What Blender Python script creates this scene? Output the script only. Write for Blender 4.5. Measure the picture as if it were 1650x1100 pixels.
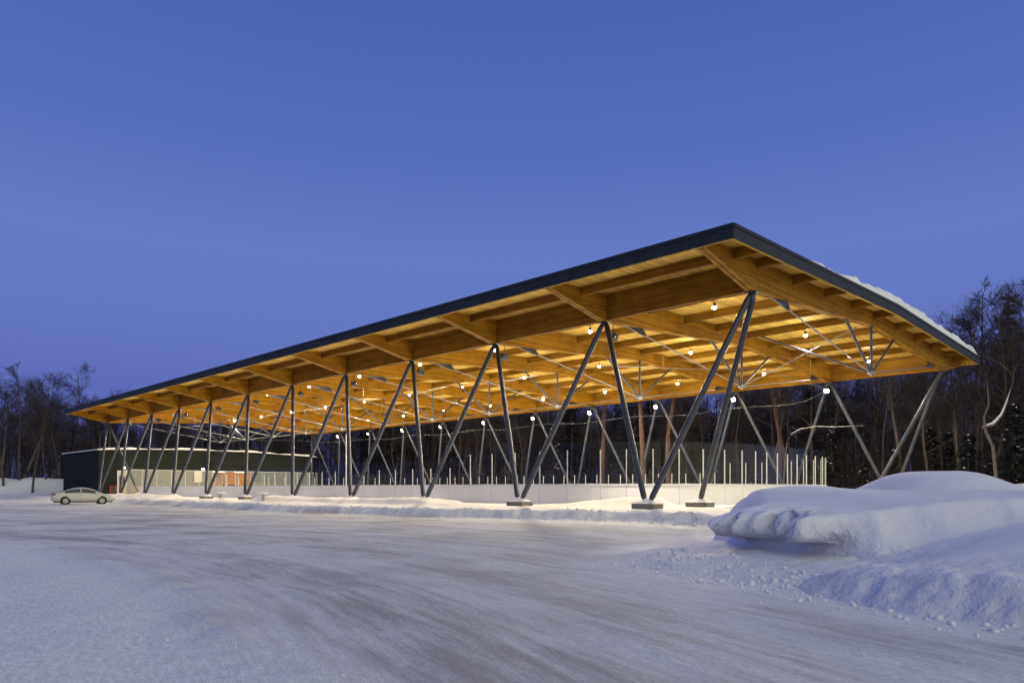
import bpy, bmesh, math, random
import numpy as np
from mathutils import Vector, Matrix
R = math.radians
random.seed(7)
for o in list(bpy.data.objects): bpy.data.objects.remove(o)
S = bpy.context.scene
COL = S.collection

# ------------------------------------------------------------------ camera, sky, exposure
EYE = 1.3
cam = bpy.data.cameras.new("camera"); cam.sensor_width = 36; cam.lens = 36*1160/1650
cam.shift_y = (787-550)/1650; cam.clip_end = 4000; cam.clip_start = .1
camo = bpy.data.objects.new("camera", cam); COL.objects.link(camo)
camo.location = (0, 0, EYE); camo.rotation_euler = (R(90), 0, 0); S.camera = camo
S.view_settings.view_transform = 'Standard'; S.view_settings.look = 'None'
S.view_settings.exposure = 0; S.view_settings.gamma = 1
S.cycles.max_bounces = 8; S.cycles.transparent_max_bounces = 24
S.cycles.diffuse_bounces = 4; S.cycles.glossy_bounces = 3
S.cycles.sample_clamp_indirect = 4; S.cycles.caustics_reflective = False; S.cycles.caustics_refractive = False

LAMP = (1.0, .875, .67)
W_ = bpy.data.worlds.new("World"); S.world = W_; W_.use_nodes = True
def build_world():
    nt = W_.node_tree; N = nt.nodes; L = nt.links; N.clear()
    out = N.new('ShaderNodeOutputWorld'); bg = N.new('ShaderNodeBackground'); L.new(bg.outputs[0], out.inputs[0])
    tc = N.new('ShaderNodeTexCoord'); sep = N.new('ShaderNodeSeparateXYZ'); L.new(tc.outputs['Generated'], sep.inputs[0])
    # dusk gradient with elevation
    r = N.new('ShaderNodeValToRGB'); L.new(sep.outputs['Z'], r.inputs[0]); e = r.color_ramp.elements
    e[0].position = 0.0; e[0].color = (.082, .100, .40, 1)
    e[1].position = 1.0; e[1].color = (.045, .075, .32, 1)
    for p, c in ((.07, (.098, .127, .45, 1)), (.20, (.132, .185, .535, 1)), (.30, (.134, .195, .56, 1)), (.45, (.090, .145, .475, 1)), (.60, (.064, .112, .41, 1))):
        k = e.new(p); k.color = c
    # glow of the dawn side, behind the photographer, low in the sky
    dot = N.new('ShaderNodeVectorMath'); dot.operation = 'DOT_PRODUCT'; dot.inputs[1].default_value = Vector((.62, -.76, .10)).normalized()
    L.new(tc.outputs['Generated'], dot.inputs[0])
    g = N.new('ShaderNodeMapRange'); g.interpolation_type = 'SMOOTHSTEP'; L.new(dot.outputs['Value'], g.inputs[0])
    g.inputs[1].default_value = .05; g.inputs[2].default_value = 1; g.inputs[3].default_value = 0; g.inputs[4].default_value = 1
    mul = N.new('ShaderNodeMixRGB'); mul.blend_type = 'ADD'; L.new(g.outputs[0], mul.inputs[0]); L.new(r.outputs[0], mul.inputs[1])
    mul.inputs[2].default_value = (1.06, 1.02, .44, 1)
    # slow uneven brightening around the upper middle of the view
    L.new(mul.outputs[0], bg.inputs[0]); bg.inputs[1].default_value = 1.0
build_world()

# ------------------------------------------------------------------ helpers
TH = .7924; X0, Y0 = 10.42, 31.13; SPAN = 29.46; NB = 12; BAY = 8.0
U = (-math.sin(TH), math.cos(TH)); V = (math.cos(TH), math.sin(TH))
def P(a, b, z=0): return Vector((X0+a*U[0]+b*V[0], Y0+a*U[1]+b*V[1], z))
def tag(o, label, cat, group=None):
    o['label'] = label; o['category'] = cat
    if group: o['group'] = group
    return o
def empty(name, loc=(0, 0, 0), rz=0):
    o = bpy.data.objects.new(name, None); o.empty_display_size = .3; COL.objects.link(o)
    o.location = loc; o.rotation_euler = (0, 0, rz); return o
def link(name, me, m=None, parent=None):
    o = bpy.data.objects.new(name, me); COL.objects.link(o)
    if m is not None and not me.materials:
        for k in (m if isinstance(m, (list, tuple)) else [m]): me.materials.append(k)
    if parent is not None: o.parent = parent
    return o
class MB:
    """mesh builder"""
    def __init__(s): s.v = []; s.f = []; s.mi = []; s.cur = 0; s.smooth = []
    def add(s, vs, fs, smooth=False):
        n = len(s.v); s.v += [tuple(p) for p in vs]
        for f in fs: s.f.append(tuple(i+n for i in f)); s.mi.append(s.cur); s.smooth.append(smooth)
    def box(s, x0, x1, y0, y1, z0, z1):
        s.add([(x0,y0,z0),(x1,y0,z0),(x1,y1,z0),(x0,y1,z0),(x0,y0,z1),(x1,y0,z1),(x1,y1,z1),(x0,y1,z1)],
              [(0,3,2,1),(4,5,6,7),(0,1,5,4),(1,2,6,5),(2,3,7,6),(3,0,4,7)])
    def hexa(s, p): s.add(p, [(0,3,2,1),(4,5,6,7),(0,1,5,4),(1,2,6,5),(2,3,7,6),(3,0,4,7)])
    def tube(s, p, q, r0, r1=None, n=12, cap=True, smooth=True):
        p = Vector(p); q = Vector(q); r1 = r0 if r1 is None else r1
        d = (q-p).normalized(); up = Vector((0,0,1)) if abs(d.z) < .95 else Vector((1,0,0))
        a = d.cross(up).normalized(); b = d.cross(a)
        vs = []
        for c, r in ((p, r0), (q, r1)):
            for k in range(n):
                t = 2*math.pi*k/n; vs.append(c + a*(r*math.cos(t)) + b*(r*math.sin(t)))
        fs = [(k, (k+1) % n, n+(k+1) % n, n+k) for k in range(n)]
        s.add(vs, fs, smooth)
        if cap: s.add(vs[:n], [tuple(range(n))[::-1]]); s.add(vs[n:], [tuple(range(n))])
    def path(s, pts, rs, n=6, cap=True):
        pts = [Vector(p) for p in pts]; vs = []; fs = []
        for i, p in enumerate(pts):
            d = (pts[min(i+1, len(pts)-1)]-pts[max(i-1, 0)]).normalized()
            up = Vector((0,0,1)) if abs(d.z) < .9 else Vector((1,0,0))
            a = d.cross(up).normalized(); b = d.cross(a); r = rs[i] if isinstance(rs, (list, tuple)) else rs
            for k in range(n):
                t = 2*math.pi*k/n; vs.append(p+a*(r*math.cos(t))+b*(r*math.sin(t)))
        for i in range(len(pts)-1):
            for k in range(n): fs.append((i*n+k, i*n+(k+1) % n, (i+1)*n+(k+1) % n, (i+1)*n+k))
        s.add(vs, fs, True)
        if cap: s.add(vs[:n], [tuple(range(n))[::-1]]); s.add(vs[-n:], [tuple(range(n))])
    def ball(s, c, rx, ry=None, rz=None, n=12, m=8):
        ry = ry or rx; rz = rz or rx; vs = []; fs = []
        for i in range(m+1):
            ph = math.pi*i/m
            for k in range(n):
                t = 2*math.pi*k/n
                vs.append((c[0]+rx*math.sin(ph)*math.cos(t), c[1]+ry*math.sin(ph)*math.sin(t), c[2]+rz*math.cos(ph)))
        for i in range(m):
            for k in range(n): fs.append((i*n+k, (i+1)*n+k, (i+1)*n+(k+1) % n, i*n+(k+1) % n))
        s.add(vs, fs, True)
    def lathe(s, prof, c=(0,0,0), n=20):
        vs = []; fs = []
        for r, z in prof:
            for k in range(n):
                t = 2*math.pi*k/n; vs.append((c[0]+r*math.cos(t), c[1]+r*math.sin(t), c[2]+z))
        for i in range(len(prof)-1):
            for k in range(n): fs.append((i*n+k, i*n+(k+1) % n, (i+1)*n+(k+1) % n, (i+1)*n+k))
        s.add(vs, fs, True)
    def extr(s, poly, y0, y1, axis='y'):
        n = len(poly)
        g = (lambda p, t: (p[0], t, p[1])) if axis == 'y' else (lambda p, t: (t, p[0], p[1])) if axis == 'x' else (lambda p, t: (p[0], p[1], t))
        vs = [g(p, y0) for p in poly]+[g(p, y1) for p in poly]
        fs = [tuple(range(n))[::-1], tuple(range(n, 2*n))]+[(i, (i+1) % n, n+(i+1) % n, n+i) for i in range(n)]
        s.add(vs, fs)
    def mesh(s, name):
        me = bpy.data.meshes.new(name); me.from_pydata(s.v, [], s.f)
        me.polygons.foreach_set('material_index', s.mi); me.polygons.foreach_set('use_smooth', s.smooth)
        me.update(); return me
    def fixn(s, me):
        bm = bmesh.new(); bm.from_mesh(me); bmesh.ops.recalc_face_normals(bm, faces=bm.faces); bm.to_mesh(me); bm.free()
    def build(s, name, m, parent=None, fix=True, bevel=0):
        me = s.mesh(name)
        if fix: s.fixn(me)
        o = link(name, me, m, parent)
        if bevel:
            md = o.modifiers.new('bevel', 'BEVEL'); md.width = bevel; md.segments = 1; md.limit_method = 'ANGLE'
        return o
def copy_tree(o, parent=None):
    c = o.copy(); COL.objects.link(c)
    if parent is not None: c.parent = parent
    for ch in list(o.children): copy_tree(ch, c)
    return c

# ------------------------------------------------------------------ noise (numpy)
_rs = np.random.RandomState(11); _T = _rs.rand(256, 256)
def vnoise(x, y):
    xi = np.floor(x).astype(int); yi = np.floor(y).astype(int); fx = x-xi; fy = y-yi
    fx = fx*fx*(3-2*fx); fy = fy*fy*(3-2*fy); g = lambda i, j: _T[i % 256, j % 256]
    return (g(xi, yi)*(1-fx)+g(xi+1, yi)*fx)*(1-fy)+(g(xi, yi+1)*(1-fx)+g(xi+1, yi+1)*fx)*fy
def fbm(x, y, o=4, s=0):
    r = 0; a = 1; t = 0
    for k in range(o):
        r = r+a*(vnoise(x*2**k+17.3*k+s, y*2**k+9.1*k+s*1.7)-.5); t += a; a *= .5
    return r/t*2
def sstep(e0, e1, x):
    t = np.clip((x-e0)/(e1-e0), 0, 1); return t*t*(3-2*t)

# ------------------------------------------------------------------ materials
def mat(name, base, rough=.6, metal=0, spec=.5, bump=None, var=None, coord='Object', emit=None, estr=0):
    """bump=(scale,strength,dist)  var=(scale,amount)"""
    m = bpy.data.materials.new(name); m.use_nodes = True; N = m.node_tree.nodes; L = m.node_tree.links; b = N['Principled BSDF']
    b.inputs['Base Color'].default_value = (*base, 1); b.inputs['Roughness'].default_value = rough
    b.inputs['Metallic'].default_value = metal; b.inputs['Specular IOR Level'].default_value = spec
    tc = N.new('ShaderNodeTexCoord')
    if var:
        n = N.new('ShaderNodeTexNoise'); n.inputs['Scale'].default_value = var[0]; n.inputs['Detail'].default_value = 5
        L.new(tc.outputs[coord], n.inputs['Vector'])
        mr = N.new('ShaderNodeMapRange'); mr.inputs[1].default_value = .3; mr.inputs[2].default_value = .7
        mr.inputs[3].default_value = 1-var[1]; mr.inputs[4].default_value = 1+var[1]; L.new(n.outputs[0], mr.inputs[0])
        mx = N.new('ShaderNodeVectorMath'); mx.operation = 'SCALE'; mx.inputs[0].default_value = base
        L.new(mr.outputs[0], mx.inputs['Scale']); L.new(mx.outputs[0], b.inputs['Base Color'])
    if bump:
        n2 = N.new('ShaderNodeTexNoise'); n2.inputs['Scale'].default_value = bump[0]; n2.inputs['Detail'].default_value = 6
        L.new(tc.outputs[coord], n2.inputs['Vector'])
        bp = N.new('ShaderNodeBump'); bp.inputs['Strength'].default_value = bump[1]; bp.inputs['Distance'].default_value = bump[2]
        L.new(n2.outputs[0], bp.inputs['Height']); L.new(bp.outputs[0], b.inputs['Normal'])
    if emit:
        b.inputs['Emission Color'].default_value = (*emit, 1); b.inputs['Emission Strength'].default_value = estr
    return m
def wood(name, c1, c2, along='y', plank=None, rough=.5):
    """laminated timber: streaks stretched along one local axis, lamination lines across z (or planks across the other axis)"""
    m = bpy.data.materials.new(name); m.use_nodes = True; N = m.node_tree.nodes; L = m.node_tree.links; b = N['Principled BSDF']
    tc = N.new('ShaderNodeTexCoord'); mp = N.new('ShaderNodeMapping'); L.new(tc.outputs['Object'], mp.inputs[0])
    sc = {'x': (.5, 9, 14), 'y': (9, .5, 14)}[along]; mp.inputs['Scale'].default_value = sc
    n = N.new('ShaderNodeTexNoise'); n.inputs['Scale'].default_value = 1; n.inputs['Detail'].default_value = 6; n.inputs['Roughness'].default_value = .65
    L.new(mp.outputs[0], n.inputs['Vector'])
    r = N.new('ShaderNodeValToRGB'); r.color_ramp.elements[0].position = .3; r.color_ramp.elements[1].position = .72
    r.color_ramp.elements[0].color = (*c1, 1); r.color_ramp.elements[1].color = (*c2, 1); L.new(n.outputs[0], r.inputs[0])
    # per-board tone
    mp2 = N.new('ShaderNodeMapping'); L.new(tc.outputs['Object'], mp2.inputs[0])
    if plank: mp2.inputs['Scale'].default_value = (0.12, 1/plank, 0) if along == 'x' else (1/plank, .12, 0)
    else: mp2.inputs['Scale'].default_value = (.17, .17, 1/.09)
    sn = N.new('ShaderNodeVectorMath'); sn.operation = 'FLOOR'; L.new(mp2.outputs[0], sn.inputs[0])
    wn = N.new('ShaderNodeTexWhiteNoise'); L.new(sn.outputs[0], wn.inputs['Vector'])
    mr = N.new('ShaderNodeMapRange'); mr.inputs[3].default_value = .72; mr.inputs[4].default_value = 1.2; L.new(wn.outputs['Value'], mr.inputs[0])
    big = N.new('ShaderNodeTexNoise'); big.inputs['Scale'].default_value = 1.1; big.inputs['Detail'].default_value = 4; L.new(tc.outputs['Object'], big.inputs['Vector'])
    mr2 = N.new('ShaderNodeMapRange'); mr2.inputs[1].default_value = .3; mr2.inputs[2].default_value = .7; mr2.inputs[3].default_value = .82; mr2.inputs[4].default_value = 1.15; L.new(big.outputs[0], mr2.inputs[0])
    mm = N.new('ShaderNodeMath'); mm.operation = 'MULTIPLY'; L.new(mr.outputs[0], mm.inputs[0]); L.new(mr2.outputs[0], mm.inputs[1])
    mx = N.new('ShaderNodeVectorMath'); mx.operation = 'SCALE'; L.new(r.outputs[0], mx.inputs[0]); L.new(mm.outputs[0], mx.inputs['Scale'])
    L.new(mx.outputs[0], b.inputs['Base Color']); b.inputs['Roughness'].default_value = .65; b.inputs['Specular IOR Level'].default_value = .12
    bp = N.new('ShaderNodeBump'); bp.inputs['Strength'].default_value = .25; bp.inputs['Distance'].default_value = .01
    L.new(n.outputs[0], bp.inputs['Height']); L.new(bp.outputs[0], b.inputs['Normal'])
    return m
M = {}
M['beam'] = wood('glulam_timber', (.21, .094, .006), (.385, .20, .014), 'x')
M['purlin'] = wood('purlin_timber', (.14, .064, .0045), (.265, .138, .011), 'y')
M['deck'] = wood('deck_boards', (.42, .25, .042), (.66, .44, .10), 'x', plank=.14)
M['flash'] = mat('fascia_metal', (.018, .023, .032), .62, 0, .25, var=(1.5, .15))
M['roof'] = mat('roof_membrane', (.08, .085, .1), .8)
M['steel'] = mat('painted_steel', (.060, .068, .085), .34, .5, var=(2, .18), bump=(40, .06, .003))
M['galv'] = mat('rod_steel', (.30, .31, .32), .38, .75, var=(5, .2))
M['conc'] = mat('concrete', (.20, .185, .165), .9, var=(6, .3), bump=(14, .6, .02))
M['board'] = mat('white_board_panel', (.82, .81, .80), .45, var=(.8, .04))
M['cap'] = mat('board_cap', (.62, .62, .63), .5)
M['alu'] = mat('aluminium_post', (.50, .49, .47), .38, .35)
M['black'] = mat('black_housing', (.012, .012, .013), .45)
M['clad'] = mat('green_cladding', (.011, .014, .013), .8, 0, .15, var=(.7, .12))
M['bulb'] = mat('lamp_bulb', (1, 1, 1), .4, emit=(1, .86, .62), estr=900)
M['lens'] = mat('flood_lens', (1, 1, 1), .4, emit=(1, .87, .64), estr=140)
M['rubber'] = mat('tyre_rubber', (.018, .018, .019), .85)
M['ice'] = mat('ice_sheet', (.70, .73, .78), .14, var=(.25, .05), bump=(3, .1, .01))
M['cable'] = mat('grey_cable', (.09, .09, .095), .5)
def snow_mat(name, base=(.80, .80, .83), fine=1.0):
    m = bpy.data.materials.new(name); m.use_nodes = True; N = m.node_tree.nodes; L = m.node_tree.links; b = N['Principled BSDF']
    b.inputs['Roughness'].default_value = .75; b.inputs['Specular IOR Level'].default_value = .25
    b.inputs['Subsurface Weight'].default_value = .0
    tc = N.new('ShaderNodeTexCoord')
    n = N.new('ShaderNodeTexNoise'); n.inputs['Scale'].default_value = 1.3; n.inputs['Detail'].default_value = 6; L.new(tc.outputs['Object'], n.inputs['Vector'])
    r = N.new('ShaderNodeMapRange'); r.inputs[1].default_value = .3; r.inputs[2].default_value = .7; r.inputs[3].default_value = .93; r.inputs[4].default_value = 1.04; L.new(n.outputs[0], r.inputs[0])
    mx = N.new('ShaderNodeVectorMath'); mx.operation = 'SCALE'; mx.inputs[0].default_value = base; L.new(r.outputs[0], mx.inputs['Scale']); L.new(mx.outputs[0], b.inputs['Base Color'])
    a = N.new('ShaderNodeTexNoise'); a.inputs['Scale'].default_value = 6; a.inputs['Detail'].default_value = 8; a.inputs['Roughness'].default_value = .7; L.new(tc.outputs['Object'], a.inputs['Vector'])
    bp = N.new('ShaderNodeBump'); bp.inputs['Strength'].default_value = .35*fine; bp.inputs['Distance'].default_value = .05; L.new(a.outputs[0], bp.inputs['Height'])
    if name == 'piled_snow':
        g = N.new('ShaderNodeNewGeometry'); sp = N.new('ShaderNodeSeparateXYZ'); L.new(g.outputs['Position'], sp.inputs[0])
        mz = N.new('ShaderNodeMapRange'); mz.inputs[1].default_value = .32; mz.inputs[2].default_value = .62; mz.inputs[3].default_value = .85; mz.inputs[4].default_value = .10; L.new(sp.outputs['Z'], mz.inputs[0])
        c = N.new('ShaderNodeTexNoise'); c.inputs['Scale'].default_value = 4.5; c.inputs['Detail'].default_value = 7; c.inputs['Roughness'].default_value = .6; L.new(tc.outputs['Object'], c.inputs['Vector'])
        sn = N.new('ShaderNodeSeparateXYZ'); L.new(g.outputs['Normal'], sn.inputs[0])
        ms = N.new('ShaderNodeMapRange'); ms.inputs[1].default_value = .75; ms.inputs[2].default_value = .25; ms.inputs[3].default_value = 0; ms.inputs[4].default_value = .7; L.new(sn.outputs['Z'], ms.inputs[0])
        mx2 = N.new('ShaderNodeMath'); mx2.operation = 'MAXIMUM'; L.new(mz.outputs[0], mx2.inputs[0]); L.new(ms.outputs[0], mx2.inputs[1])
        b2 = N.new('ShaderNodeBump'); b2.inputs['Distance'].default_value = .16; L.new(mx2.outputs[0], b2.inputs['Strength']); L.new(c.outputs[0], b2.inputs['Height']); L.new(bp.outputs[0], b2.inputs['Normal'])
        L.new(b2.outputs[0], b.inputs['Normal']); return m
    L.new(bp.outputs[0], b.inputs['Normal']); return m
M['snow'] = snow_mat('snow')
M['pile'] = snow_mat('piled_snow', (.78, .78, .83), .9)

def ground_mat():
    """packed snow of a car park: ploughed streaks along arcs round the left bank, grit, grey-brown worn lanes"""
    m = bpy.data.materials.new('packed_snow'); m.use_nodes = True; N = m.node_tree.nodes; L = m.node_tree.links; b = N['Principled BSDF']
    b.inputs['Roughness'].default_value = .62; b.inputs['Specular IOR Level'].default_value = .3
    geo = N.new('ShaderNodeNewGeometry'); sep = N.new('ShaderNodeSeparateXYZ')
    wob = N.new('ShaderNodeTexNoise'); wob.inputs['Scale'].default_value = .12; wob.inputs['Detail'].default_value = 2; L.new(geo.outputs['Position'], wob.inputs['Vector'])
    wm = N.new('ShaderNodeVectorMath'); wm.operation = 'SCALE'; wm.inputs['Scale'].default_value = .55; L.new(wob.outputs['Color'], wm.inputs[0])
    ad = N.new('ShaderNodeVectorMath'); ad.operation = 'ADD'; L.new(geo.outputs['Position'], ad.inputs[0]); L.new(wm.outputs[0], ad.inputs[1])
    L.new(ad.outputs[0], sep.inputs[0])
    def math_(op, a, c=None, v=None):
        n = N.new('ShaderNodeMath'); n.operation = op
        if hasattr(a, 'node'): L.new(a, n.inputs[0])
        else: n.inputs[0].default_value = a
        if c is not None:
            if hasattr(c, 'node'): L.new(c, n.inputs[1])
            else: n.inputs[1].default_value = c
        return n.outputs[0]
    CX, CY = -30.0, -9.0
    dx = math_('SUBTRACT', sep.outputs['X'], CX); dy = math_('SUBTRACT', sep.outputs['Y'], CY)
    rad = math_('SQRT', math_('ADD', math_('MULTIPLY', dx, dx), math_('MULTIPLY', dy, dy)))
    ang = math_('ARCTAN2', dy, dx)
    def streak(fr, fa, det, seedz):
        c = N.new('ShaderNodeCombineXYZ'); L.new(math_('MULTIPLY', rad, fr), c.inputs[0]); L.new(math_('MULTIPLY', ang, fa), c.inputs[1]); c.inputs[2].default_value = seedz
        n = N.new('ShaderNodeTexNoise'); n.inputs['Scale'].default_value = 1; n.inputs['Detail'].default_value = det; n.inputs['Roughness'].default_value = .62
        L.new(c.outputs[0], n.inputs['Vector']); return n.outputs[0]
    s1 = streak(.9, 3, 5, 0); s2 = streak(5.5, 16, 7, 4); s3 = streak(26, 130, 6, 9); s4 = streak(75, 420, 4, 15)
    pos_n = N.new('ShaderNodeTexNoise'); pos_n.inputs['Scale'].default_value = 22; pos_n.inputs['Detail'].default_value = 6; pos_n.inputs['Roughness'].default_value = .75; L.new(geo.outputs['Position'], pos_n.inputs['Vector'])
    big = N.new('ShaderNodeTexNoise'); big.inputs['Scale'].default_value = .35; big.inputs['Detail'].default_value = 4; L.new(geo.outputs['Position'], big.inputs['Vector'])
    def mr(x, a, c, lo, hi):
        n = N.new('ShaderNodeMapRange'); L.new(x, n.inputs[0]); n.inputs[1].default_value = a; n.inputs[2].default_value = c; n.inputs[3].default_value = lo; n.inputs[4].default_value = hi; return n.outputs[0]
    att = N.new('ShaderNodeAttribute'); att.attribute_name = 'worn'; worn = att.outputs['Fac']
    k = math_('ADD', math_('MULTIPLY', mr(s1, .3, .7, 0, 1), .38), math_('MULTIPLY', mr(s2, .3, .7, 0, 1), .36))
    k = math_('ADD', k, math_('MULTIPLY', mr(s3, .3, .7, 0, 1), .30))
    k = math_('ADD', math_('MULTIPLY', k, .75), math_('MULTIPLY', mr(big.outputs[0], .3, .7, 0, 1), .25))
    dark = math_('MULTIPLY', mr(k, .43, .66, 0, 1), worn)
    mixc = N.new('ShaderNodeMixRGB'); mixc.inputs[1].default_value = (.86, .85, .83, 1); mixc.inputs[2].default_value = (.47, .445, .42, 1); L.new(dark, mixc.inputs[0])
    # grit: small dark specks gathered in the streaks
    vor = N.new('ShaderNodeTexVoronoi'); vor.inputs['Scale'].default_value = 21; L.new(geo.outputs['Position'], vor.inputs['Vector'])
    sp = mr(vor.outputs['Distance'], .08, .17, 1, 0)
    wnz = N.new('ShaderNodeSeparateColor'); L.new(vor.outputs['Color'], wnz.inputs[0])
    pick = math_('MULTIPLY', sp, mr(wnz.outputs[0], .50, .52, 0, 1))
    pick = math_('MULTIPLY', math_('MULTIPLY', pick, mr(s2, .44, .54, 0, 1)), worn)
    mix2 = N.new('ShaderNodeMixRGB'); L.new(math_('MULTIPLY', pick, .75), mix2.inputs[0]); L.new(mixc.outputs[0], mix2.inputs[1]); mix2.inputs[2].default_value = (.09, .075, .065, 1)
    fine = math_('MULTIPLY', mr(pos_n.outputs[0], .3, .7, .80, 1.12), math_('MULTIPLY', mr(s3, .3, .7, .80, 1.12), mr(s4, .3, .7, .82, 1.12)))
    sc = N.new('ShaderNodeVectorMath'); sc.operation = 'SCALE'; L.new(mix2.outputs[0], sc.inputs[0]); L.new(fine, sc.inputs['Scale']); L.new(sc.outputs[0], b.inputs['Base Color'])
    L.new(mr(k, .3, .8, .75, .48), b.inputs['Roughness'])
    hgt = math_('ADD', math_('MULTIPLY', s2, 1.1), math_('ADD', math_('MULTIPLY', math_('ADD', s3, math_('MULTIPLY', s4, .5)), 1.0), math_('MULTIPLY', pos_n.outputs[0], .9)))
    bp = N.new('ShaderNodeBump'); bp.inputs['Distance'].default_value = .06; L.new(mr(worn, 0, 1, .14, .50), bp.inputs['Strength']); L.new(hgt, bp.inputs['Height']); L.new(bp.outputs[0], b.inputs['Normal'])
    return m
M['ground'] = ground_mat()
def glass_mat(name, tint=(.93, .95, .95), haze=.0015):
    m = bpy.data.materials.new(name); m.use_nodes = True; N = m.node_tree.nodes; L = m.node_tree.links; N.clear()
    out = N.new('ShaderNodeOutputMaterial'); t = N.new('ShaderNodeBsdfTransparent'); t.inputs[0].default_value = (*tint, 1)
    g = N.new('ShaderNodeBsdfGlossy'); g.inputs['Roughness'].default_value = .02
    d = N.new('ShaderNodeBsdfDiffuse'); d.inputs[0].default_value = (.7, .7, .7, 1)
    lw = N.new('ShaderNodeLayerWeight'); lw.inputs[0].default_value = .5
    pw = N.new('ShaderNodeMath'); pw.operation = 'POWER'; pw.inputs[1].default_value = 5; L.new(lw.outputs['Facing'], pw.inputs[0])
    fr = N.new('ShaderNodeMath'); fr.operation = 'MULTIPLY_ADD'; fr.inputs[1].default_value = .6; fr.inputs[2].default_value = .012; L.new(pw.outputs[0], fr.inputs[0])
    m1 = N.new('ShaderNodeMixShader'); L.new(fr.outputs[0], m1.inputs[0]); L.new(t.outputs[0], m1.inputs[1]); L.new(g.outputs[0], m1.inputs[2])
    m2 = N.new('ShaderNodeMixShader'); m2.inputs[0].default_value = haze; L.new(m1.outputs[0], m2.inputs[1]); L.new(d.outputs[0], m2.inputs[2]); L.new(m2.outputs[0], out.inputs[0])
    return m
M['glass'] = glass_mat('rink_glass')

# ------------------------------------------------------------------ ground
def seg_dist(x, y, p, q):
    px, py = p; qx, qy = q; dx, dy = qx-px, qy-py
    t = np.clip(((x-px)*dx+(y-py)*dy)/(dx*dx+dy*dy), 0, 1)
    return np.hypot(x-px-t*dx, y-py-t*dy), t
def to_ab(x, y):
    rx = x-X0; ry = y-Y0; return rx*U[0]+ry*U[1], rx*V[0]+ry*V[1]
def ground_h(x, y):
    a, b = to_ab(x, y)
    edge = np.interp(a, [-6, 0, 3, 8, 23, 37, 50, 62, 90], [-5.2, -6.4, -6.0, -8.0, -10.2, -9.8, -9.2, -7.5, -7.0])
    edge = edge+.5*fbm(a*.35, b*0+3, 3)+.15*fbm(a*1.7, b*.3, 3)
    d = b-edge                                                   # inside the plateau when positive
    lim = sstep(-9, -5.5, a)                                     # the plateau ends beyond the gable
    pl = sstep(0, .42, d+.20*fbm(a*2.2, b*2.2, 4))*(.27+.13*sstep(1, 5, d))
    lip = .13*np.exp(-((d-.6)/.42)**2)*(1+.8*fbm(a*1.6, b*1.6, 4))
    h = (pl+lip)*lim+lim*.10*np.clip(fbm(a*2.6, b*2.6, 4, 6), 0, 1)*np.exp(-((d-1.0)/1.5)**2)
    h = h+.03*fbm(x*.5, y*.5, 4)*lim
    # soft ploughed bank round the column feet
    w1 = sstep(13, 19, a)*(1-sstep(37, 38.6, a)); w2 = sstep(55, 57, a)*(1-sstep(84, 88, a))
    bb = -3.6+.35*fbm(a*.3, a*0, 2)
    prof = np.exp(-(np.abs(b-bb+.10*fbm(a*1.5, b*1.5, 3))/1.2)**10)
    h = h+prof*(w1*(.30+.12*fbm(a*.25, b*.2, 3)+.10*fbm(a*1.6, b*2.2, 4))+w2*(.30+.1*fbm(a*.4, b*.3, 3)+.08*fbm(a*1.6, b*2.2, 4)))
    # lumps left by the plough between the banks and behind the near footing
    lump = np.clip(fbm(a*.9, b*.9, 4, 3), 0, 1)
    h = h+.5*lump*np.exp(-((b+6.2)/1.6)**2)*sstep(37, 41, a)*(1-sstep(56, 60, a))
    h = h+.22*np.clip(fbm(a*1.6, b*1.6, 4, 8), -.2, 1)*np.exp(-((b+7.8)/1.2)**2)*sstep(28, 33, a)*(1-sstep(60, 66, a))
    # drift against the rink boards
    dr = np.exp(-((b-1.1)/1.1)**2)*(sstep(4.8, 5.6, a)*(1-sstep(5.6, 14, a)))
    h = h+.50*dr*(1+.25*fbm(a*.8, b*.8, 3))
    h = h+.40*np.clip(.3+fbm(a*1.3, b*1.3, 4, 5), 0, 1)*np.exp(-((a-.6)/1.6)**2-((b-1.2)/2.2)**2)
    # untouched snow on the left, its edge follows the lane
    rad = np.hypot(x+30, y+9); rad = rad+.45*fbm(x*.4, y*.4, 3)
    inn = sstep(31.2, 29.9, rad)*sstep(-8, -2, y+0*x)
    h = h+inn*(.09+.06*fbm(x*.25, y*.25, 3)+.02*fbm(x*1.5, y*1.5, 3))+.035*np.exp(-((rad-31.5)/.4)**2)*(1+1.4*fbm(x*2.4, y*2.4, 4))*(y < 40)
    # car park: shallow ruts and frozen ridges
    lot = (1-inn)*(1-np.clip(pl*4, 0, 1))
    ang = np.arctan2(y+9, x+30)
    h = h+lot*(.022*fbm(rad*.9, ang*6, 3)+.018*fbm(rad*5, ang*25, 3)+.012*fbm(x*5, y*5, 3))
    # apron of fallen snow at the foot of the big pile's head
    sd = (x-3.72)*.904+(y-12.4)*.428; tt = -(x-3.72)*.428+(y-12.4)*.904; nn = .55*fbm(x*1.3, y*1.3, 4)
    h = h+(.27+.05*fbm(x*3.5, y*3.5, 4))*sstep(-2.1, .35, sd+nn)*sstep(-4.4, -2.0, tt+nn)*sstep(2.7, .9, tt+nn)*(x < 9)
    # far bank on the left, behind the car
    ds, t = seg_dist(x, y, (-66, 114), (-150, 86))
    h = h+(2.6+.35*fbm(x*.12, y*.12, 3))*np.exp(-(ds/3.4)**2)*(1+.12*fbm(x*.5, y*.5, 3))
    # bank behind the big pile on the right, catching the rink light
    ds, t = seg_dist(x, y, (21.0, 30), (40, 33))
    h = h+(1.5+.25*fbm(x*.4, y*.4, 3))*np.exp(-(ds/1.9)**2)
    # forest floor rises a little and is rough
    f = sstep(38, 46, b)*(1-0*a)
    h = h+f*(.25+.35*fbm(x*.15, y*.15, 3))
    return h
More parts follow.
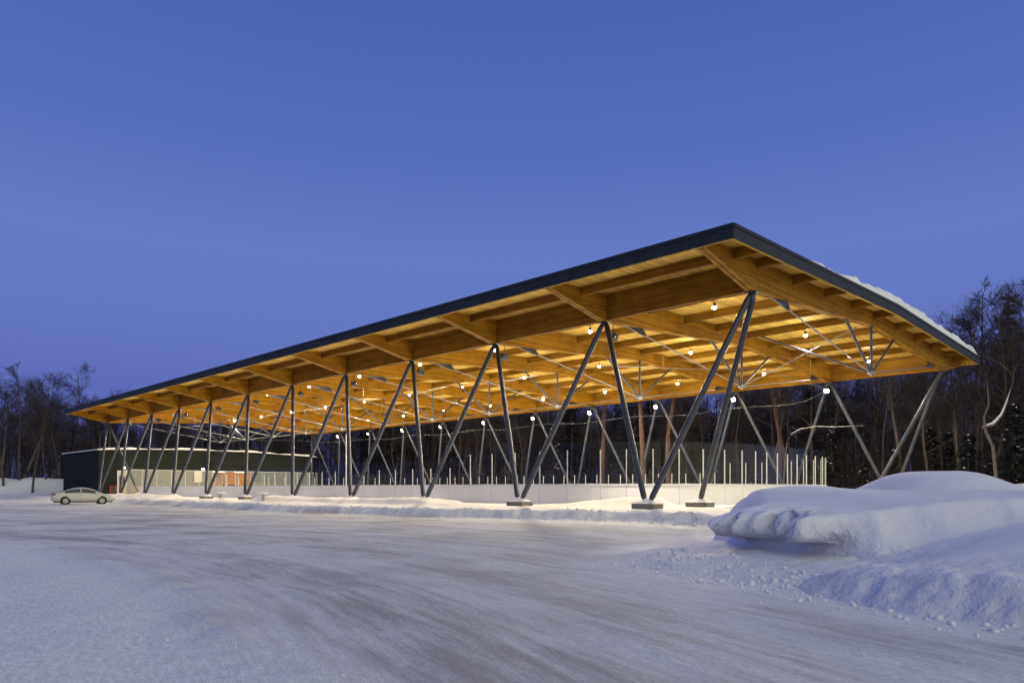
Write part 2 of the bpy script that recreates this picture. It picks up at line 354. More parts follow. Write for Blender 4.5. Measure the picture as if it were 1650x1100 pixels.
def worn_w(x, y, h):
    a, b = to_ab(x, y); rad = np.hypot(x+30, y+9)+.6*fbm(x*.4, y*.4, 4)
    w = sstep(30.8, 32.6, rad)*(1-sstep(-9.4, -8.2, b)*sstep(-6, -2, a))
    pd = (x-np.interp(y, [2, 3.4, 4.6, 6.1, 7.4, 8.7, 10.5, 12.4, 14.6, 20], [34, 14, 8, 5.2, 4.15, 3.55, 3.05, 2.4, 2.4, 5]))
    w = w*(1-sstep(-1.7, -.2, pd+.9*fbm(x*1.3, y*1.3, 5))*(y < 20))
    w = w*(1-sstep(60, 85, np.hypot(x, y))*.6)
    return np.clip(w*(1-sstep(.10, .3, h)), 0, 1)
def build_ground():
    ys = [-12.0]
    while ys[-1] < 2.5: ys.append(ys[-1]+.6)
    while ys[-1] < 170: ys.append(ys[-1]+min(.035+.0065*max(ys[-1]-2, 0), 1.0)*1.0 if ys[-1] < 62 else ys[-1]+1.0)
    ys += [185, 220, 300, 500, 900, 1600]
    xs = [0.0]
    while xs[-1] < 170: xs.append(xs[-1]+(.10 if xs[-1] < 6 else .10+.012*(xs[-1]-6)))
    xs = xs+[200, 260, 400, 800, 1600]; xs = [-x for x in xs[:0:-1]]+xs
    ys = np.array(ys); xs = np.array(xs); Xg, Yg = np.meshgrid(xs, ys); H = ground_h(Xg, Yg)
    ny, nx = Xg.shape; v = np.stack([Xg.ravel(), Yg.ravel(), H.ravel()], 1)
    i = np.arange(ny-1)[:, None]*nx+np.arange(nx-1)[None]; i = i.ravel()
    f = np.stack([i, i+1, i+nx+1, i+nx], 1)
    me = bpy.data.meshes.new('snow_ground'); me.vertices.add(len(v)); me.vertices.foreach_set('co', v.ravel())
    me.loops.add(f.size); me.loops.foreach_set('vertex_index', f.ravel()); me.polygons.add(len(f))
    me.polygons.foreach_set('loop_start', np.arange(0, f.size, 4)); me.polygons.foreach_set('loop_total', np.full(len(f), 4)); me.polygons.foreach_set('use_smooth', np.ones(len(f), bool))
    me.update(); me.validate()
    at = me.attributes.new('worn', 'FLOAT', 'POINT'); at.data.foreach_set('value', worn_w(Xg, Yg, H).ravel().astype(np.float32))
    o = link('snow_ground', me, M['ground']); o['kind'] = 'structure'; print('ground verts', len(v))
build_ground()

# ------------------------------------------------------------------ big ploughed snow pile, right foreground
def build_pile():
    st = .07; xs = np.arange(1.2, 33, st); xs = np.concatenate([np.arange(1.0, 14, .055), np.arange(14, 34, .16)])
    ys = np.concatenate([np.arange(3.0, 16, .055), np.arange(16, 31, .14)])
    X, Y = np.meshgrid(xs, ys)
    wob = .28*fbm(X*.5, Y*.5, 3)
    # foot line in plan: from the far left tip towards the viewer and out to the right
    foot = [(5.2, 20), (3.9, 14.8), (3.35, 12.4), (3.25, 10.5), (3.55, 8.7), (4.15, 7.4), (5.2, 6.1), (8, 4.6), (14, 3.4), (34, 2.0)]
    fy = np.array([p[1] for p in foot][::-1]); fx = np.array([p[0] for p in foot][::-1])
    D = np.full(X.shape, 1e9)
    for p, q in zip(foot[:-1], foot[1:]):
        d, t = seg_dist(X, Y, p, q); D = np.minimum(D, d)
    inside = X > np.interp(Y, fy, fx)
    d = np.where(inside, D, -D)+wob*.5
    # cut, bumpy toe
    right = sstep(9.9, 8.6, Y)                                   # where the plough has cut a face
    toe = right*(.40+.10*fbm(X*.7, Y*.7, 3))*sstep(.0, .55, d+.12*fbm(X*3.2, Y*3.2, 6))+(1-right)*.24*sstep(0, 1.6, d)
    crest = 1.12*sstep(1.15, 5.4, d+.5*fbm(X*.22, Y*.22, 2, 4))
    near = sstep(6.5, 8.5, Y)                                   # lower towards the viewer
    top = 1.02+.04*sstep(12, 16, Y)
    h = toe+crest*(.80+.06*fbm(X*.3, Y*.3, 3))
    # steep head of the pile at its left tip: apron, hollow, overhanging crust
    sd = (X-3.72)*.904+(Y-12.4)*.428
    apron = .03+.22*sstep(-1.9, .2, sd+.12*fbm(X*1.2, Y*1.2, 3))
    apron = -.35+.60*sstep(.10, .45, sd)
    hin = apron+(1.0-apron)*sstep(.42, .80, sd)+.24*sstep(.7, 2.2, sd)+.10*sstep(2, 6, sd)+.03*fbm(X*.6, Y*.6, 3)
    wy = sstep(10.5, 10.95, Y+.10*(X-4)+.12*fbm(X*1.4, Y*1.4, 3))
    wy = wy*(1-sstep(3.5, 7, sd))
    h = h*(1-wy)+hin*wy
    # hump behind
    h = h+.66*np.exp(-(((X-11.9)/1.8)**2+((Y-20.3)/2.2)**2)**1.8)
    h = h+.16*np.exp(-(((X-8.2)/1.0)**2+((Y-18)/1.2)**2))
    h = h+.13*np.exp(-(((X-5.9)/.8)**2+((Y-14.5)/1.2)**2))
    h = h+.20*np.exp(-(((X-19)/4)**2+((Y-22)/3)**2))-.12*np.exp(-(((X-7.2)/1.6)**2+((Y-11)/1.0)**2))
    h = h+.10*np.exp(-(((X-10)/3)**2+((Y-9)/1.0)**2))+.035*fbm(X*.45, Y*.45, 4)
    # crumbly relief on the cut toe, smooth on the drifted top
    h = h+right*.075*fbm(X*4.5, Y*4.5, 6)*sstep(-.1, .25, d)*(1-sstep(.9, 1.4, d))+.008*fbm(X*2.5, Y*2.5, 4)
    # back edge falls off
    back = np.minimum(sstep(26.5, 22.5, Y+.2*X*0), sstep(33.5, 28, X)); lf = sstep(-.05, 1.15, X-.272*Y+.10*fbm(X*1.1, Y*1.1, 3)); fl = .28-.65*sstep(11.9, 13.0, Y); h = np.where((h > fl) & (Y > 10.9), fl+(h-fl)*(lf**.6*sstep(10.9, 11.6, Y)+1-sstep(10.9, 11.6, Y)), h)
    base = -.35
    h = base+(h-base)*back*sstep(-.5, .15, d+wy*.9)
    # crumbs thrown in front of the toe
    h = h+.30*sstep(-1.6, -.2, d)*(1-sstep(-.2, .3, d))*0
    # cornice: the head leans out over a scoured hollow
    dl, t = seg_dist(X, Y, (4.2, 12.5), (4.75, 11.35))
    w = np.exp(-(dl/.66)**6)*sstep(.0, .85, X-.268*Y)*np.exp(-(np.clip(sd-.7, 0, 9)/.7)**2)
    S_ = sstep(.50, .61, h)*(1-.30*sstep(.95, 1.15, h))
    rid = 1-2*np.abs(fbm(X*2.6+3, Y*2.6+7, 3)); rough = .72+.9*fbm(X*2.3+5, Y*2.3, 3)+.5*(rid-.55)+.45*fbm(X*6, Y*6, 3)+.35*fbm(X*3+9, h*5, 3)
    Xn = X-.904*.80*w*S_*rough; Yn = Y-.428*.80*w*S_*rough
    Z = h-.09*w*S_*rough+.05*w*fbm(X*5, Y*5, 4)
    ny, nx = X.shape; v = np.stack([Xn.ravel(), Yn.ravel(), Z.ravel()], 1)
    i = (np.arange(ny-1)[:, None]*nx+np.arange(nx-1)[None]).ravel(); f = np.stack([i, i+1, i+nx+1, i+nx], 1)
    g = ground_h(X, Y).ravel(); keep = (Z.ravel()[f] > (g[f]-.12)).any(1); f = f[keep]
    me = bpy.data.meshes.new('snow_pile'); me.from_pydata(v.tolist(), [], f.tolist()); me.polygons.foreach_set('use_smooth', np.ones(len(f), bool)); me.update()
    bm = bmesh.new(); bm.from_mesh(me); bmesh.ops.delete(bm, geom=[q for q in bm.verts if not q.link_faces], context='VERTS'); bm.to_mesh(me); bm.free()
    o = link('snow_pile', me, M['pile']); tag(o, 'large ploughed snow pile with an overhanging crust in the right foreground', 'snow pile')
    # loose clods lying at its toe
    rnd = random.Random(4); mb = MB()
    return
build_pile()
def crumbs():
    """loose snow crumbs and lumps spilled along the pile's foot, the plough edge and the left lane edge"""
    rnd = random.Random(4); mb = MB()
    ico = [(0, 0, 1), (.89, 0, .45), (.28, .85, .45), (-.72, .53, .45), (-.72, -.53, .45), (.28, -.85, .45), (.72, .53, -.45), (-.28, .85, -.45), (-.89, 0, -.45), (-.28, -.85, -.45), (.72, -.53, -.45), (0, 0, -1)]
    ff = [(0,1,2),(0,2,3),(0,3,4),(0,4,5),(0,5,1),(1,6,2),(2,7,3),(3,8,4),(4,9,5),(5,10,1),(2,6,7),(3,7,8),(4,8,9),(5,9,10),(1,10,6),(11,7,6),(11,8,7),(11,9,8),(11,10,9),(11,6,10)]
    pts = []
    foot = [(2.1, 12.6), (2.6, 11.2), (3.2, 9.9), (3.55, 8.7), (4.15, 7.4), (5.2, 6.1), (8, 4.6)]
    for k in range(1500):
        i = rnd.randint(0, len(foot)-2); t = rnd.random(); p = foot[i]; q = foot[i+1]
        off = rnd.gauss(-.25, .45); nx, ny = -(q[1]-p[1]), q[0]-p[0]; l = math.hypot(nx, ny)
        pts.append((p[0]+(q[0]-p[0])*t+nx/l*off*-1, p[1]+(q[1]-p[1])*t+ny/l*off*-1, .006+.035*rnd.random()**3.5))
    for k in range(900):                                       # plough edge along the hall
        a = rnd.uniform(-3, 60); e = float(np.interp(a, [-6, 0, 3, 8, 23, 37, 50, 62], [-5.2, -6.4, -6.0, -8.0, -10.2, -9.8, -9.2, -7.5]))
        p = P(a, e+rnd.gauss(.1, .5)); pts.append((p.x, p.y, .015+.055*rnd.random()**2.5))
    for k in range(420):                                        # edge of the lane on the left, and strays on the lane
        th_ = rnd.uniform(.25, 1.3); r_ = 31.4+rnd.gauss(0, .35) if rnd.random() < .6 else rnd.uniform(31.5, 44)
        x, y = -30+r_*math.cos(th_), -9+r_*math.sin(th_)
        if y > 4: pts.append((x, y, .003+.014*rnd.random()**3))
    G = ground_h(np.array([p[0] for p in pts]), np.array([p[1] for p in pts]))
    for (x, y, r), g in zip(pts, G):
        sx, sy, sz = r*rnd.uniform(.7, 1.4), r*rnd.uniform(.7, 1.4), r*rnd.uniform(.5, 1.0)
        mb.add([(x+vx*sx*rnd.uniform(.75, 1.2), y+vy*sy*rnd.uniform(.75, 1.2), float(g)+.35*sz+vz*sz*rnd.uniform(.75, 1.2)) for vx, vy, vz in ico], ff, True)
    o = mb.build('snow_crumbs', M['snow'], None, fix=False); tag(o, 'loose snow crumbs scattered along the plough edges and the pile foot', 'snow crumbs'); o['kind'] = 'stuff'
crumbs()
# ------------------------------------------------------------------ rink shelter (local x = across the hall, y = along it)
def zdeck(b): return EYE+9.87+.023*(b if b < SPAN/2 else SPAN-b)      # underside of the roof deck
A0, A1 = -1.4, 89.4; B0, B1 = -4.45, SPAN+4.45; MID = SPAN/2
hall = empty('rink_shelter', (X0, Y0, 0), TH)
tag(hall, 'long open-air rink shelter with flat timber roof on dark steel V columns', 'rink shelter')
def build_hall():
    # deck slab
    mb = MB(); t = .10
    prof = [(B0+.04, zdeck(B0)), (MID, zdeck(MID)), (B1-.04, zdeck(B1)), (B1-.04, zdeck(B1)+t), (MID, zdeck(MID)+t), (B0+.04, zdeck(B0)+t)]
    mb.extr(prof, A0+.04, A1-.04); mb.build('roof_deck', M['deck'], hall)
    mb = MB(); prof2 = [(x, z+t+.002) for x, z in prof[:3]]+[(x, z+t+.03) for x, z in prof[:3][::-1]]
    mb.extr(prof2, A0+.04, A1-.04); mb.build('roofing', M['roof'], hall)
    # fascia: lower band and an upper flashing that stands proud, on four sides
    zb, z1, z2 = -.37, .035, .19
    mb = MB()
    for x0, x1, s in ((B0-.02, B0+.036, -1), (B1-.036, B1+.02, 1)):
        z = zdeck(B0)
        mb.box(x0, x1, A0+.0, A1-.0, z+zb, z+z1)
        mb.box(x0-(.035 if s < 0 else 0), x1+(.035 if s > 0 else 0), A0-.03, A1+.03, z+z1+.014, z+z2)
        mb.box(x0+.012, x1-.012, A0+.01, A1-.01, z+z1, z+z1+.014)
    for y0, y1, s in ((A0-.02, A0+.036, -1), (A1-.036, A1+.02, 1)):
        for xa, xb in ((B0+.037, MID), (MID, B1-.037)):
            za, zc = zdeck(xa), zdeck(xb)
            for (lo, hi, ex) in ((zb, z1, 0), (z1+.014, z2, .035), (z1, z1+.014, -.012)):
                ya = y0-(ex if s < 0 else 0); yb = y1+(ex if s > 0 else 0)
                mb.hexa([(xa, ya, za+lo), (xb, ya, zc+lo), (xb, yb, zc+lo), (xa, yb, za+lo), (xa, ya, za+hi), (xb, ya, zc+hi), (xb, yb, zc+hi), (xa, yb, za+hi)])
    m_ = mb; mb.cur = 1; z = zdeck(B0)
    y = A0+2.2
    while y < A1-1: m_.box(B0-.026, B0-.0205, y-.008, y+.008, z+zb+.002, z+z1-.004); m_.box(B0-.061, B0-.0555, y-.008, y+.008, z+z1+.016, z+z2-.002); y += 3.05
    x = B0+2.4
    while x < B1-1: zz = zdeck(x); m_.box(x-.008, x+.008, A0-.026, A0-.0205, zz+zb+.004, zz+z1-.004); x += 3.05
    mb.build('fascia', [M['flash'], M['black']], hall)
    # light wooden edge strip showing below the fascia
    mb = MB(); z = zdeck(B0)
    mb.box(B0+.04, B0+.12, A0+.04, A1-.04, z-.395, z-.001); mb.box(B1-.12, B1-.04, A0+.04, A1-.04, z-.395, z-.001)
    for y0, y1 in ((A0+.04, A0+.12), (A1-.12, A1-.04)):
        for xa, xb in ((B0+.121, MID), (MID, B1-.121)):
            za, zc = zdeck(xa), zdeck(xb)
            mb.hexa([(xa, y0, za-.395), (xb, y0, zc-.395), (xb, y1, zc-.395), (xa, y1, za-.395), (xa, y0, za-.001), (xb, y0, zc-.001), (xb, y1, zc-.001), (xa, y1, za-.001)])
    mb.build('edge_board', M['deck'], hall)
    # beams: two leaves with a dark joint; haunched over the columns, tapering out to the eaves
    zt = EYE+8.50; zm = EYE+9.38
    def prof_beam(inset=0, up=0):
        lo = [(B0+.13, zdeck(B0)-.42+up), (0-.25, zt+up), (.25, zt+up), (MID, zm+up), (SPAN-.25, zt+up), (SPAN+.25, zt+up), (B1-.13, zdeck(B1)-.42+up)]
        hi = [(B1-.13, zdeck(B1-.13)-.003), (MID, zdeck(MID)-.003), (B0+.13, zdeck(B0+.13)-.003)]
        return lo+hi
    mb = MB()
    mb.extr(prof_beam(), -.19, -.02); mb.extr(prof_beam(), .02, .19); mb.extr(prof_beam(up=.05), -.019, .019)
    beam = mb.build('beam', M['beam'], hall)
    # gusset fins under the beam
    def fin(s):
        m_ = MB(); pts = [(1.75, zt+.10), (3.35, zt+.22), (3.75, zt-.13), (3.55, zt-.20), (3.25, zt-.16)]
        pts = pts if s > 0 else [(SPAN-x, z) for x, z in pts]
        m_.extr(pts, -.035, .035); m_.tube(((3.42 if s > 0 else SPAN-3.42), -.09, zt-.05), ((3.42 if s > 0 else SPAN-3.42), .09, zt-.05), .10, n=14)
        return m_
    fin(1).build('gusset', M['steel'], beam); fin(-1).build('gusset', M['steel'], beam)
    zn = EYE+6.68
    m_ = MB(); m_.tube((3.65, 0, zt-.15), (MID-.15, 0, zn), .032, n=8); m_.tube((6.6, 0, zt-.15-(2.95/10.93)*1.67), (7.0, 0, zt-.15-(3.35/10.93)*1.67), .055, n=8); m_.build('tie_rod', M['galv'], beam)
    m_ = MB(); m_.tube((SPAN-3.65, 0, zt-.15), (MID+.15, 0, zn), .032, n=8); m_.build('tie_rod', M['galv'], beam)
    slope = (zm-zt)/(MID-.25)
    for bx in (10.75, MID, SPAN-10.75):
        zz = zt+slope*((bx if bx <= MID else SPAN-bx)-.25)+.02
        m_ = MB(); m_.tube((bx, 0, zz), (MID+(bx-MID)*.05, 0, zn+.1), .075, n=12); m_.box(bx-.16, bx+.16, -.12, .12, zz-.05, zz-.015); m_.build('strut', M['steel'], beam)
    m_ = MB(); m_.ball((MID, 0, zn), .17, .13, .17); m_.tube((MID, -.2, zn), (MID, .2, zn), .08, n=10); m_.tube((MID-.3, 0, zn), (MID+.3, 0, zn), .06, n=8)
    m_.build('tie_node', M['galv'], beam)
    for k in range(1, NB):
        c = copy_tree(beam, hall); c.location.y = k*BAY
    # purlins along the hall
    rows = [-2.1]+[SPAN/8*k for k in range(1, 8)]+[SPAN+2.1]
    for bx in rows:
        z = zdeck(bx); mb = MB()
        for k in range(-1, NB):
            y0 = A0+.121 if k < 0 else k*BAY+.191
            y1 = A1-.121 if k == NB-1 else (k+1)*BAY-.191
            mb.box(bx-.085, bx+.085, y0, y1, z-.43, z-.004)
        mb.build('purlin', M['purlin'], hall)
    for bx in (0, SPAN):
        z = zdeck(bx); mb = MB()
        for k in range(-1, NB):
            y0 = A0+.121 if k < 0 else k*BAY+.191
            y1 = A1-.121 if k == NB-1 else (k+1)*BAY-.191
            mb.box(bx-.10, bx+.10, y0, y1, (z-.43) if k in (-1, NB-1) else EYE+8.55, z-.004)
        mb.build('edge_beam', M['purlin'], hall)
    # V columns
    zf = EYE-.62; top = EYE+8.46
    def leg(x0, y0, x1, y1):
        m_ = MB(); d = Vector((x1-x0, y1-y0, zf-top)); p = Vector((x0, y0, top)); q = Vector((x1, y1, zf))
        n = d.normalized()
        m_.tube(p+n*.28, q-n*.30, .135, n=18); m_.tube(p, p+n*.281, .07, .134, n=14); m_.tube(q-n*.301, q, .134, .06, n=14)
        return m_.build('column', M['steel'], hall)
    feet = set()
    for s in (0, 1):
        bt = 0 if s == 0 else SPAN; bo = -2.1 if s == 0 else SPAN+2.1; bi = 2.5 if s == 0 else SPAN-2.5
        for k in range(NB):
            y = k*BAY
            for y1 in (y-4, y+4):
                if 0 < y1 < (NB-1)*BAY: leg(bt, y+(.10 if y1 > y else -.10), bo, y1-(.12 if y1 > y else -.12)); feet.add((bo, y1))
            m_ = MB(); m_.box(bt-.22, bt+.22, y-.26, y+.26, EYE+8.445, EYE+8.497); m_.ball((bt, y, EYE+8.36), .13, n=12, m=8); m_.build('column_head', M['steel'], hall)
        for y1, yt in ((4, 0), ((NB-1)*BAY-4, (NB-1)*BAY)):
            leg(bt+(.12 if s == 0 else -.12), yt, bi, y1); feet.add((bi, y1))
    for (bx, y) in sorted(feet):
        m_ = MB(); m_.box(bx-.42, bx+.42, y-.58, y+.58, -.3, zf-.05); f = m_.build('footing', M['conc'], hall, bevel=.02)
        # cap of snow with the steel foot standing in it
        g = MB(); n = 14; vs = []; fs = []
        rr = random.Random(int(bx*10+y*7))
        for i in range(n+1):
            for j in range(n+1):
                u_, v_ = -1+2*i/n, -1+2*j/n; r_ = max(abs(u_), abs(v_)); hh = .20*(1-r_**2)**1.1*(1+.25*(rr.random()-.5))+.10*math.exp(-(u_*u_+v_*v_)*6)
                vs.append((bx+u_*.41, y+v_*.57, zf-.052+hh*.8))
        for i in range(n):
            for j in range(n): fs.append((i*(n+1)+j, (i+1)*(n+1)+j, (i+1)*(n+1)+j+1, i*(n+1)+j+1))
        g.add(vs, fs, True); g.build('snow_cap', M['snow'], f, fix=False)
        m_ = MB(); m_.box(bx-.20, bx+.20, y-.34, y+.34, zf-.045, zf-.01); m_.tube((bx, y-.22, zf), (bx, y+.22, zf), .09, n=12); m_.build('base_plate', M['steel'], f)
    # cross bracing between tie nodes and the ridge in some bays
    for k in (0, 10):
        m_ = MB(); ya, yb = (k*BAY, (k+1)*BAY); zr = zdeck(MID)-.55
        m_.tube((MID+.1, ya, zn), (MID+.1, yb-1.1, zr+.22), .065, n=10); m_.build('brace', M['steel'], hall)
        m_ = MB(); m_.tube((MID-.02, ya+.8, zr-.2), (MID-.02, yb, zn), .026, n=8); m_.tube((MID-.02, ya+.8, zr-.2), (MID-.02, ya+1.3, zr-.42), .05, n=8); m_.build('brace', M['galv'], hall)
    # snow lying on the roof, thick towards the far side and broken along the gable edge
    bs = np.concatenate([np.arange(1.5, B1-.15, .16)]); sa = np.array([0, .02, .06, .13, .25, .45, .8, 1.6, 3, 6, 12, 24, 45, 65, 80, 88.6, 90.0])
    Bg, Sg = np.meshgrid(bs, sa)
    edge = A0+.04+.26*(fbm(Bg*.9, Bg*0+2, 5)+.28)
    Ag = np.minimum(edge+Sg, A1-.1-.0*Bg)
    th = (.42*sstep(.5, 4.5, Bg)+.58*sstep(4, 15, Bg))*(.60+.20*fbm(Bg*.55, Ag*.5, 4)+.09*fbm(Bg*2.2, Ag*2.2, 3))+.05
    th = th*np.minimum(1, sstep(0, 1.0, B1-.1-Bg)*1.0+.1)
    zz = np.vectorize(zdeck)(Bg)+.135+th*np.clip(1-np.exp(-Sg/.09), 0, 1)*(1+.25*np.exp(-((Sg-.8)/.8)**2))
    ny, nx = Bg.shape; v = np.stack([Bg.ravel(), Ag.ravel(), zz.ravel()], 1)
    i = (np.arange(ny-1)[:, None]*nx+np.arange(nx-1)[None]).ravel(); f = np.stack([i, i+1, i+nx+1, i+nx], 1)
    me = bpy.data.meshes.new('roof_snow'); me.from_pydata(v.tolist(), [], f.tolist()); me.polygons.foreach_set('use_smooth', np.ones(len(f), bool)); me.update()
    link('roof_snow', me, M['snow'], hall)
build_hall()

# ------------------------------------------------------------------ lamps
ORD = ['first', 'second', 'third', 'fourth', 'fifth', 'sixth', 'seventh', 'eighth', 'ninth', 'tenth', 'eleventh']
def make_pendant():
    r = empty('pendant_lamp')
    m = MB(); m.tube((0, 0, .0), (0, 0, .62), .012, n=6); m.build('rod', M['black'], r)
    m = MB(); m.lathe([(.0, .12), (.07, .12), (.09, .02), (.10, -.02), (.10, -.05), (.0, -.05)], n=16); m.build('housing', M['black'], r)
    m = MB(); m.ball((0, 0, -.12), .095, .095, .08, n=16, m=10); m.build('bulb', M['bulb'], r)
    return r
def make_flood():
    r = empty('floodlight')
    m = MB(); m.tube((0, 0, 0), (0, 0, .62), .022, n=8); m.box(-.02, .02, -.2, .2, -.02, .02); m.box(-.02, .04, -.2, -.18, -.2, .02); m.box(-.02, .04, .18, .2, -.2, .02); m.build('bracket', M['black'], r)
    m = MB(); R3 = Matrix.Rotation(R(24), 3, 'Y')
    def rb(x0, x1, y0, y1, z0, z1):
        ps = [(x0,y0,z0),(x1,y0,z0),(x1,y1,z0),(x0,y1,z0),(x0,y0,z1),(x1,y0,z1),(x1,y1,z1),(x0,y1,z1)]
        return [tuple(R3 @ Vector(p)+Vector((.0, 0, -.17))) for p in ps]
    m.hexa(rb(-.12, .05, -.175, .175, -.15, .15)); [m.hexa(rb(.05, .19, *q)) for q in ((-.20, .20, .15, .165), (-.20, .20, -.165, -.15), (-.20, -.1755, -.15, .15), (.1755, .20, -.15, .15))]; m.hexa(rb(-.20, -.12, -.12, .12, -.10, .10))
    for k in range(5): m.hexa(rb(-.24, -.20, -.11+.05*k, -.09+.05*k, -.10, .10))
    m.build('housing', M['black'], r)
    m = MB(); m.hexa(rb(.051, .075, -.175, .175, -.145, .145)); m.build('lens', M['lens'], r)
    return r
def add_light(name, kind, loc, power, parent, size=.13, spot=None, rot=None):
    l = bpy.data.lights.new(name, kind); l.energy = power; l.color = LAMP; l.shadow_soft_size = size
    if spot: l.spot_size = R(spot); l.spot_blend = .5
    o = bpy.data.objects.new(name, l); COL.objects.link(o); o.parent = parent; o.location = loc
    if rot: o.rotation_euler = rot
    return o
pend0 = make_pendant(); flood0 = make_flood()
PL = bpy.data.lights.new('lamp_light', 'SPOT'); PL.energy = 1750; PL.color = LAMP; PL.shadow_soft_size = .08; PL.spot_size = R(158); PL.spot_blend = .35
FL = bpy.data.lights.new('flood_light', 'SPOT'); FL.energy = 3600; FL.color = LAMP; FL.shadow_soft_size = .07; FL.spot_size = R(104); FL.spot_blend = .6
first = True
for ri, (b_, z_, nm) in enumerate(((3.75, EYE+9.13, 'row nearest the car park'), (14.95, EYE+9.40, 'middle row under the ridge'), (26.2, EYE+9.22, 'row nearest the forest'))):
    for k in range(11):
        o = pend0 if first else copy_tree(pend0); first = False
        o.location = P(4+8*k-.1, b_, z_+.17); o.rotation_euler = (0, 0, TH)
        tag(o, f'lit pendant lamp in the {nm}, {ORD[k]} bay from the right gable', 'pendant lamp', 'pendant lamps under the timber roof')
        if o is pend0: l = bpy.data.objects.new('lamp_light', PL); COL.objects.link(l); l.parent = o; l.location = (0, 0, -.225)
first = True
for s in (0, 1):
    for k in range(1, 11):
        o = flood0 if first else copy_tree(flood0); first = False
        b_ = .72 if s == 0 else SPAN-.35
        o.location = P(k*8, b_, EYE+8.02); o.rotation_euler = (0, 0, TH+(0 if s == 0 else math.pi))
        side = 'near' if s == 0 else 'far'
        tag(o, f'black floodlight hanging by the {side} side column head, {ORD[k-1]} from the right' if s == 0 else f'bright floodlight facing the rink at the far side columns, {ORD[k-1]} from the right', 'floodlight', f'floodlights on the {side} side')
        if o is flood0:
            l = bpy.data.objects.new('flood_light', FL); COL.objects.link(l); l.parent = o; l.location = (.15, 0, -.225); l.rotation_euler = (0, R(-50), 0)

# ------------------------------------------------------------------ rink enclosure
def rink_outline(a0, a1, b0, b1, r, step=.5):
    pts = []
    def arc(ca, cb, t0, t1):
        n = 14
        for k in range(n+1):
            t = t0+(t1-t0)*k/n; pts.append((ca+r*math.cos(t), cb+r*math.sin(t)))
    arc(a1-r, b0+r, -math.pi/2, 0); arc(a1-r, b1-r, 0, math.pi/2); arc(a0+r, b1-r, math.pi/2, math.pi); arc(a0+r, b0+r, math.pi, 1.5*math.pi)
    return pts+[pts[0]]
RA0, RA1, RB0, RB1, RR = 4.9, 66.0, 1.73, 27.73, 8.5
def resample(pts, step, start=0):
    out = []; acc = start; 
    L_ = [0]
    for p, q in zip(pts[:-1], pts[1:]): L_.append(L_[-1]+math.dist(p, q))
    n = round(L_[-1]/step)
    for k in range(n):
        s = L_[-1]*k/n
        i = max(j for j in range(len(L_)) if L_[j] <= s+1e-9); i = min(i, len(pts)-2)
        t = (s-L_[i])/(L_[i+1]-L_[i]); p, q = pts[i], pts[i+1]
        out.append((p[0]+(q[0]-p[0])*t, p[1]+(q[1]-p[1])*t))
    return out
def post_line(pts):
    fine = resample(pts, .02); out = []; acc = 9.0
    for p, q in zip(fine, fine[1:]+fine[:1]):
        acc += math.dist(p, q); st = 2.0 if (p[1] < RB0+.3 or p[0] > 57.5) else 1.43
        if acc >= st: out.append(p); acc = 0
    return out
